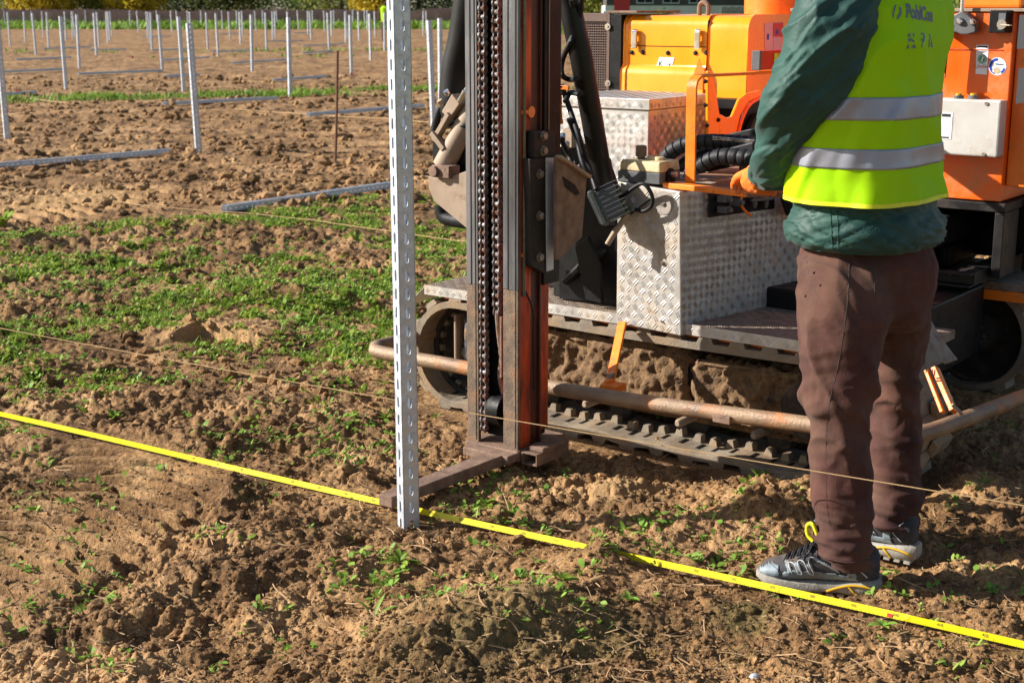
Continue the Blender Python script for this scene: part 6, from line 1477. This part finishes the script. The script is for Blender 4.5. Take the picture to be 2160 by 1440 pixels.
    def line(pts, r=.0011, m=M['shoe_line'], nm='piping', bvh=bv):
        P_ = [side(v.x, v.y, bvh, .002) for v in catmull([Vector((x, z, 0)) for x, z in pts], 5)]; P_ = [p for p in P_ if p]
        if len(P_) > 2: mb = MB(); mb.tube(P_, r, 6); mb.build(nm, m, u, smooth=True)
    line([(.028, .100), (.040, .088), (.052, .076), (.050, .070), (.036, .058), (.030, .052)], .0016)
    line([(.21, .052), (.220, .070), (.206, .071), (.195, .052), (.186, .052), (.198, .076), (.183, .079), (.168, .053), (.158, .053), (.172, .084), (.158, .090), (.10, .062)])
    line([(.235, .030), (.24, .052), (.262, .060)], .0008, M['shoe_dark'])
    yb = [side(x, z, bs_, .0015) for x, z in ((.125, .012), (.10, .022), (.07, .030), (.04, .031), (.01, .026), (.002, .020))]; yb = [p for p in yb if p]
    if len(yb) > 2: mb = MB(); mb.tube(catmull(yb, 5), .0032, 8); mb.build('yellow_trim', M['shoe_yel'], sm_, smooth=True)
    yb = [side(x, z, bs_, .0015) for x, z in ((.075, .029), (.062, .018), (.052, .008))]; yb = [p for p in yb if p]
    if len(yb) > 2: mb = MB(); mb.tube(catmull(yb, 5), .0028, 8); mb.build('yellow_trim', M['shoe_yel'], sm_, smooth=True)
    V_, F_ = text_geo('POWER SAFE', .0075, True, align='LEFT'); wm = max(v.x for v in V_); pts = []
    for v in V_:
        x = .146-(v.x/wm)*.040; z = .1000+v.y-(v.x/wm)*.004; h = side(x, z-.002, bv, .0022); pts.append(h if h else P(x, .04, z))
    mb = MB(); mb.add(pts, F_); mb.build('shoe_word', M['white'], u)
    # laces, tongue, tab
    mb = MB()
    for k in range(6):
        x = .150+k*.015; zt = np.interp(x, [.13, .16, .19, .22, .25], [.130, .118, .096, .079, .068])
        a, b = P(x, .026, zt-.006), P(x-.008, -.026, zt-.004); mb.tube([a, P(x-.002, .013, zt+.004), P(x-.005, -.010, zt+.004), b], .0026, 7)
        mb.tube([P(x+.006, .026, zt-.008), P(x, .0, zt+.005), P(x-.01, -.024, zt-.003)], .0024, 7)
        mb.cyl(P(x, .030, zt-.012), P(x, .033, zt-.012), .004, 8)
    for k in range(3): mb.tube(catmull([P(.15, .02, .126), P(.165+k*.01, .034, .116-k*.01), P(.170+k*.012, .044, .100-k*.006), P(.155+k*.01, .046, .098)], 5), .0019, 7)
    mb.build('laces', M['black_rubber'], root, smooth=True)
    mb = MB(); mb.prism([P(.138, -.025, .118), P(.138, .025, .118), P(.166, .022, .160), P(.170, .0, .166), P(.166, -.022, .160)], d*.006*sc_); tg = mb.build('tongue', M['shoe_dark'], root, bevel=.003)
    mb = MB(); mb.tube(catmull([P(.146, .026, .124), P(.156, .026, .146), P(.168, .022, .166), P(.180, .014, .158), P(.178, .016, .136), P(.164, .022, .124)], 5), .0048, 10); mb.build('pull_tab', M['shoe_lime'], tg, smooth=True)
    return root
shoe(Vector((.893, 3.232, .012)), Vector((.607, 3.308, .012)), 'shoe', 'near left safety shoe in full side view with yellow tongue tab', 0)
shoe(Vector((1.037, 3.43, .022)), Vector((.795, 3.60, .022)), 'shoe', 'far right safety shoe, only its heel showing behind the near leg', 0)

# ------------------------------------------------------------------ beyond the field: reed bank, trees, house, fence
def leaf_cloud(center, rad, n, size, m, name, parent, seed=0, hollow=.0):
    r_ = np.random.default_rng(seed); c = np.array(center); rad = np.array(rad)
    d = r_.normal(0, 1, (n, 3)); d /= np.linalg.norm(d, axis=1)[:, None]; rr = r_.random(n)**.45
    lump = 1+.35*fbm(d[:, 0]*2.2+seed, d[:, 1]*2.2+d[:, 2]*2, 3, 901+seed)
    P = c+d*rad*(rr*lump)[:, None]; P = P[P[:, 2] > .15]; n = len(P)
    a = r_.normal(0, 1, (n, 3)); a /= np.linalg.norm(a, axis=1)[:, None]; b = np.cross(a, r_.normal(0, 1, (n, 3))); b /= np.linalg.norm(b, axis=1)[:, None]
    s_ = size*(.6+.8*r_.random((n, 1))); V = np.stack([P-a*s_, P-b*s_*.5, P+a*s_, P+b*s_*.5], 1).reshape(-1, 3); F = np.arange(n*4).reshape(n, 4)
    return np_mesh(name, V, F, m, parent, smooth=False)
LM = [leafmat('autumn yellow leaves', (.62, .46, .03), (.42, .33, .025), .5), leafmat('olive leaves', (.30, .32, .06), (.17, .20, .04), .5), leafmat('dark green leaves', (.05, .085, .02), (.025, .05, .012), .5), leafmat('bush leaves', (.18, .28, .06), (.10, .17, .04), .5)]
trees = [(30, 1, 128, 3.4, 'olive green bush-like tree at the far left edge'), (95, 0, 126, 3.0, 'yellow autumn tree, leftmost of the yellow ones'), (150, 1, 132, 3.6, 'olive tree between the two left yellow trees'), (235, 1, 130, 3.4, 'olive tree just right of the left yellow trees'),
  (290, 0, 126, 2.8, 'broad yellow autumn tree above the left posts'), (420, 2, 134, 5.0, 'dark evergreen tree above the nearest post'), (480, 1, 136, 4.0, 'olive tree right of the dark evergreen'), (530, 3, 140, 4.0, 'green tree in the gap above the midway post'), (375, 2, 150, 4.5, 'dark tree farther back left of the evergreen'),
  (650, 3, 150, 3.6, 'pale green tree far behind the right posts'), (720, 1, 145, 4.0, 'olive tree left of the slotted pile top'), (795, 0, 128, 2.6, 'yellow autumn bush close beside the pile top'), (880, 2, 132, 4.5, 'dark green tree between pile and mast'), (960, 2, 150, 5, 'dark tree right behind the mast'),
  (1210, 3, 120, 3.0, 'green tree just right of the mast at the top'), (1270, 1, 118, 2.6, 'yellowish shrub left of the white wall'), (1560, 2, 124, 3.6, 'dark tree above the yellow hood'), (2110, 3, 100, 3.5, 'green tree above the cabinet at the right edge'), (2060, 1, 110, 4, 'olive tree behind the drum at the upper right')]
for i, (px, k, Y, r_, lb) in enumerate(trees):
    p = W(px, 40, Y=Y); t = empty('tree', (p.x, Y, 0)); tag(t, lb, 'tree', 'trees beyond the field')
    leaf_cloud((0, 0, r_*.95), (r_*1.0, r_*.9, r_*1.0), 5200, .17, LM[k], 'crown', t, i)
    mb = MB(); mb.tube([(0, 0, -.2), (.05, 0, r_*.5), (.0, 0, r_*1.1)], [.22, .17, .08], 10)
    for j in range(4): a = j*1.7; mb.tube([(0, 0, r_*(.35+.1*j)), (math.cos(a)*r_*.6, math.sin(a)*r_*.6, r_*(.9+.1*j))], [.09, .03], 6)
    mb.build('trunk', M['bark'], t, smooth=True)
n = 70000
x = rng.random(n)*110-75; y = 118+rng.random(n)*5; ok = (x < 12)
x, y = x[ok], y[ok]; n = len(x); h_ = .7+.6*rng.random(n)+.25*fbm(x*.2, y*.2, 2, 951)
lean = rng.normal(0, .12, (n, 1)); t = np.linspace(0, 1, 3)[None]
P = np.stack([x[:, None]+lean*t, np.repeat(y[:, None], 3, 1), h_[:, None]*t], -1); Wd = np.array([[.05, .05, .015]])*np.ones((n, 1)); side_ = np.tile(np.array([[[1, .2, 0]]]), (n, 1, 1))
V_, F_ = ribbons(P, Wd, side_); tag(np_mesh('dry_reeds', V_, F_, M['brown_reed']), 'brown bank of dry reeds along the far end of the field', 'reeds', kind='stuff')
# far green bank on the right and low shrubs
for px, Y, r_, lb in ((1400, 96, .9, 'low dark shrub in front of the white wall'), (1480, 98, .8, 'low round shrub right of the first before the white wall'), (1340, 94, .6, 'small bright shrub at the left end of the white wall')):
    p = W(px, 40, Y=Y); s_ = empty('shrub', (p.x, Y, 0)); tag(s_, lb, 'shrub'); leaf_cloud((0, 0, r_*.7), (r_, r_*.8, r_*.8), 1500, .08, LM[3], 'foliage', s_, 40+px); mb = MB(); mb.tube([(0, 0, -.1), (0, 0, r_*.8)], [.05, .02], 6); mb.build('stem', M['bark'], s_)
house = empty('house', (W(1430, 30, Y=112).x, 112, 0)); tag(house, 'low white-based house with dark windows and a red door across the field', 'house')
Wc = pm('house plaster', (.72, .68, .60), (.62, .58, .5), 1, .9)
Wd_ = pm('house dark boards', (.09, .08, .07), (.05, .045, .04), 1, .8); Rf = pm('house roof tiles', (.22, .09, .06), (.15, .06, .04), 2, .9)
mb = MB(); mb.box((-5.6, 0, -.3), (8, 7, 1.60)); mb.build('plinth', Wc, house); mb = MB(); mb.box((-5.5, .05, 1.601), (7.9, 6.9, 3.6)); mb.build('wall', Wd_, house)
mb = MB(); mb.prism([(-6, -.5, 3.6), (-6, 7.5, 3.6), (-6, 3.5, 5.6)], (14.4, 0, 0)); mb.build('roof', Rf, house)
for k, xx in enumerate((-3.2, -1.2, .8, 5.2)):
    mb = MB(); mb.box((xx, -.0, 1.75), (xx+1.3, .06, 3.0)); w_ = mb.build('window', M['shoe_line'], house); mb = MB(); mb.box((xx+.08, -.02, 1.83), (xx+.62, -.001, 2.9)); mb.box((xx+.68, -.02, 1.83), (xx+1.22, -.001, 2.9)); mb.build('pane', M['black'], w_)
mb = MB(); mb.box((-4.9, -.03, 1.0), (-3.7, .03, 3.1)); mb.build('door', M['red_ink'], house)
fen = empty('paling_fence', (W(1640, 30, Y=104).x, 104, 0)); tag(fen, 'pale weathered paling fence behind the hood at the right of the house', 'fence')
mb = MB()
for k in range(44): mb.box((-4+k*.2, 0, 0), (-4+k*.2+.17, .03, 1.5+.03*math.sin(k*2.3)))
mb.build('palings', pm('weathered boards', (.34, .30, .25), (.22, .19, .16), 3, .9), fen); mb = MB(); mb.box((-4, .031, .4), (4.8, .08, .5)); mb.box((-4, .031, 1.1), (4.8, .08, 1.2)); mb.build('rails', M['bark'], fen)
for k in range(26):
    px = 1215+k*17; p = W(px, 30, Y=88); mb = MB(); mb.cyl((0, 0, 0), (0, 0, .55), .03, 6); o = mb.build('fence_stake', M['galv_far']); o.location = (p.x, 88, 0); tag(o, 'short grey stake in the row before the white-based house', 'stake', 'stakes before the house')
p = W(1281, 15, Y=84); mb = MB(); mb.box((-.25, -.15, .9), (.25, .15, 1.25)); mb.cyl((0, 0, 0), (0, 0, .9), .04, 8); o = mb.build('white_post_box', M['white']); o.location = (p.x, 84, 0); fin_bevel(o, .05); tag(o, 'small white box on a post on the grass at the top, right of the mast', 'box')
x, y = pick(50000, 2, 60, 80, 112, lambda x, y: np.full_like(x, .7))
weed_field('far_lawn', (x, y, 2+1.5*rng.random(len(x))), 3, .10, .2, (.16, 0), (.6, 1.4), M['grass'], 'green lawn in front of the white-based house', 'grass')
# second worker far away behind the pile
p2 = W(813, 60, z=0); w2 = empty('person', (p2.x, p2.y, 0)); k_ = 1.0
p2 = W(813, 40, Y=62); w2.location = (p2.x, 62, 0); tag(w2, 'tiny far worker in a yellow-green vest half hidden behind the slotted pile', 'person')
V = [(0, 0, .95), (0, 0, 1.15), (0, 0, 1.38), (0, 0, 1.5), (0, 0, 1.66), (-.1, 0, .9), (-.12, -.02, .5), (-.12, 0, .08), (-.12, -.14, .04), (.1, 0, .9), (.12, .02, .5), (.12, 0, .08), (.12, -.14, .04), (-.2, 0, 1.38), (-.27, 0, 1.1), (-.26, -.1, .88), (.2, 0, 1.38), (.27, 0, 1.1), (.26, -.1, .88)]
skin_mesh([Vector(v) for v in V], [(0, 1), (1, 2), (2, 3), (3, 4), (0, 5), (5, 6), (6, 7), (7, 8), (0, 9), (9, 10), (10, 11), (11, 12), (2, 13), (13, 14), (14, 15), (2, 16), (16, 17), (17, 18)], [.14, .14, .15, .06, .10, .09, .07, .05, .04, .09, .07, .05, .04, .07, .05, .04, .07, .05, .04], 'body', M['trousers'], w2, 1)
mb = MB(); mb.tube([(0, 0, .85), (0, 0, 1.1), (0, 0, 1.4), (0, 0, 1.5)], [.20, .20, .22, .12], 16); mb.build('vest', M['vest'], w2, smooth=True)
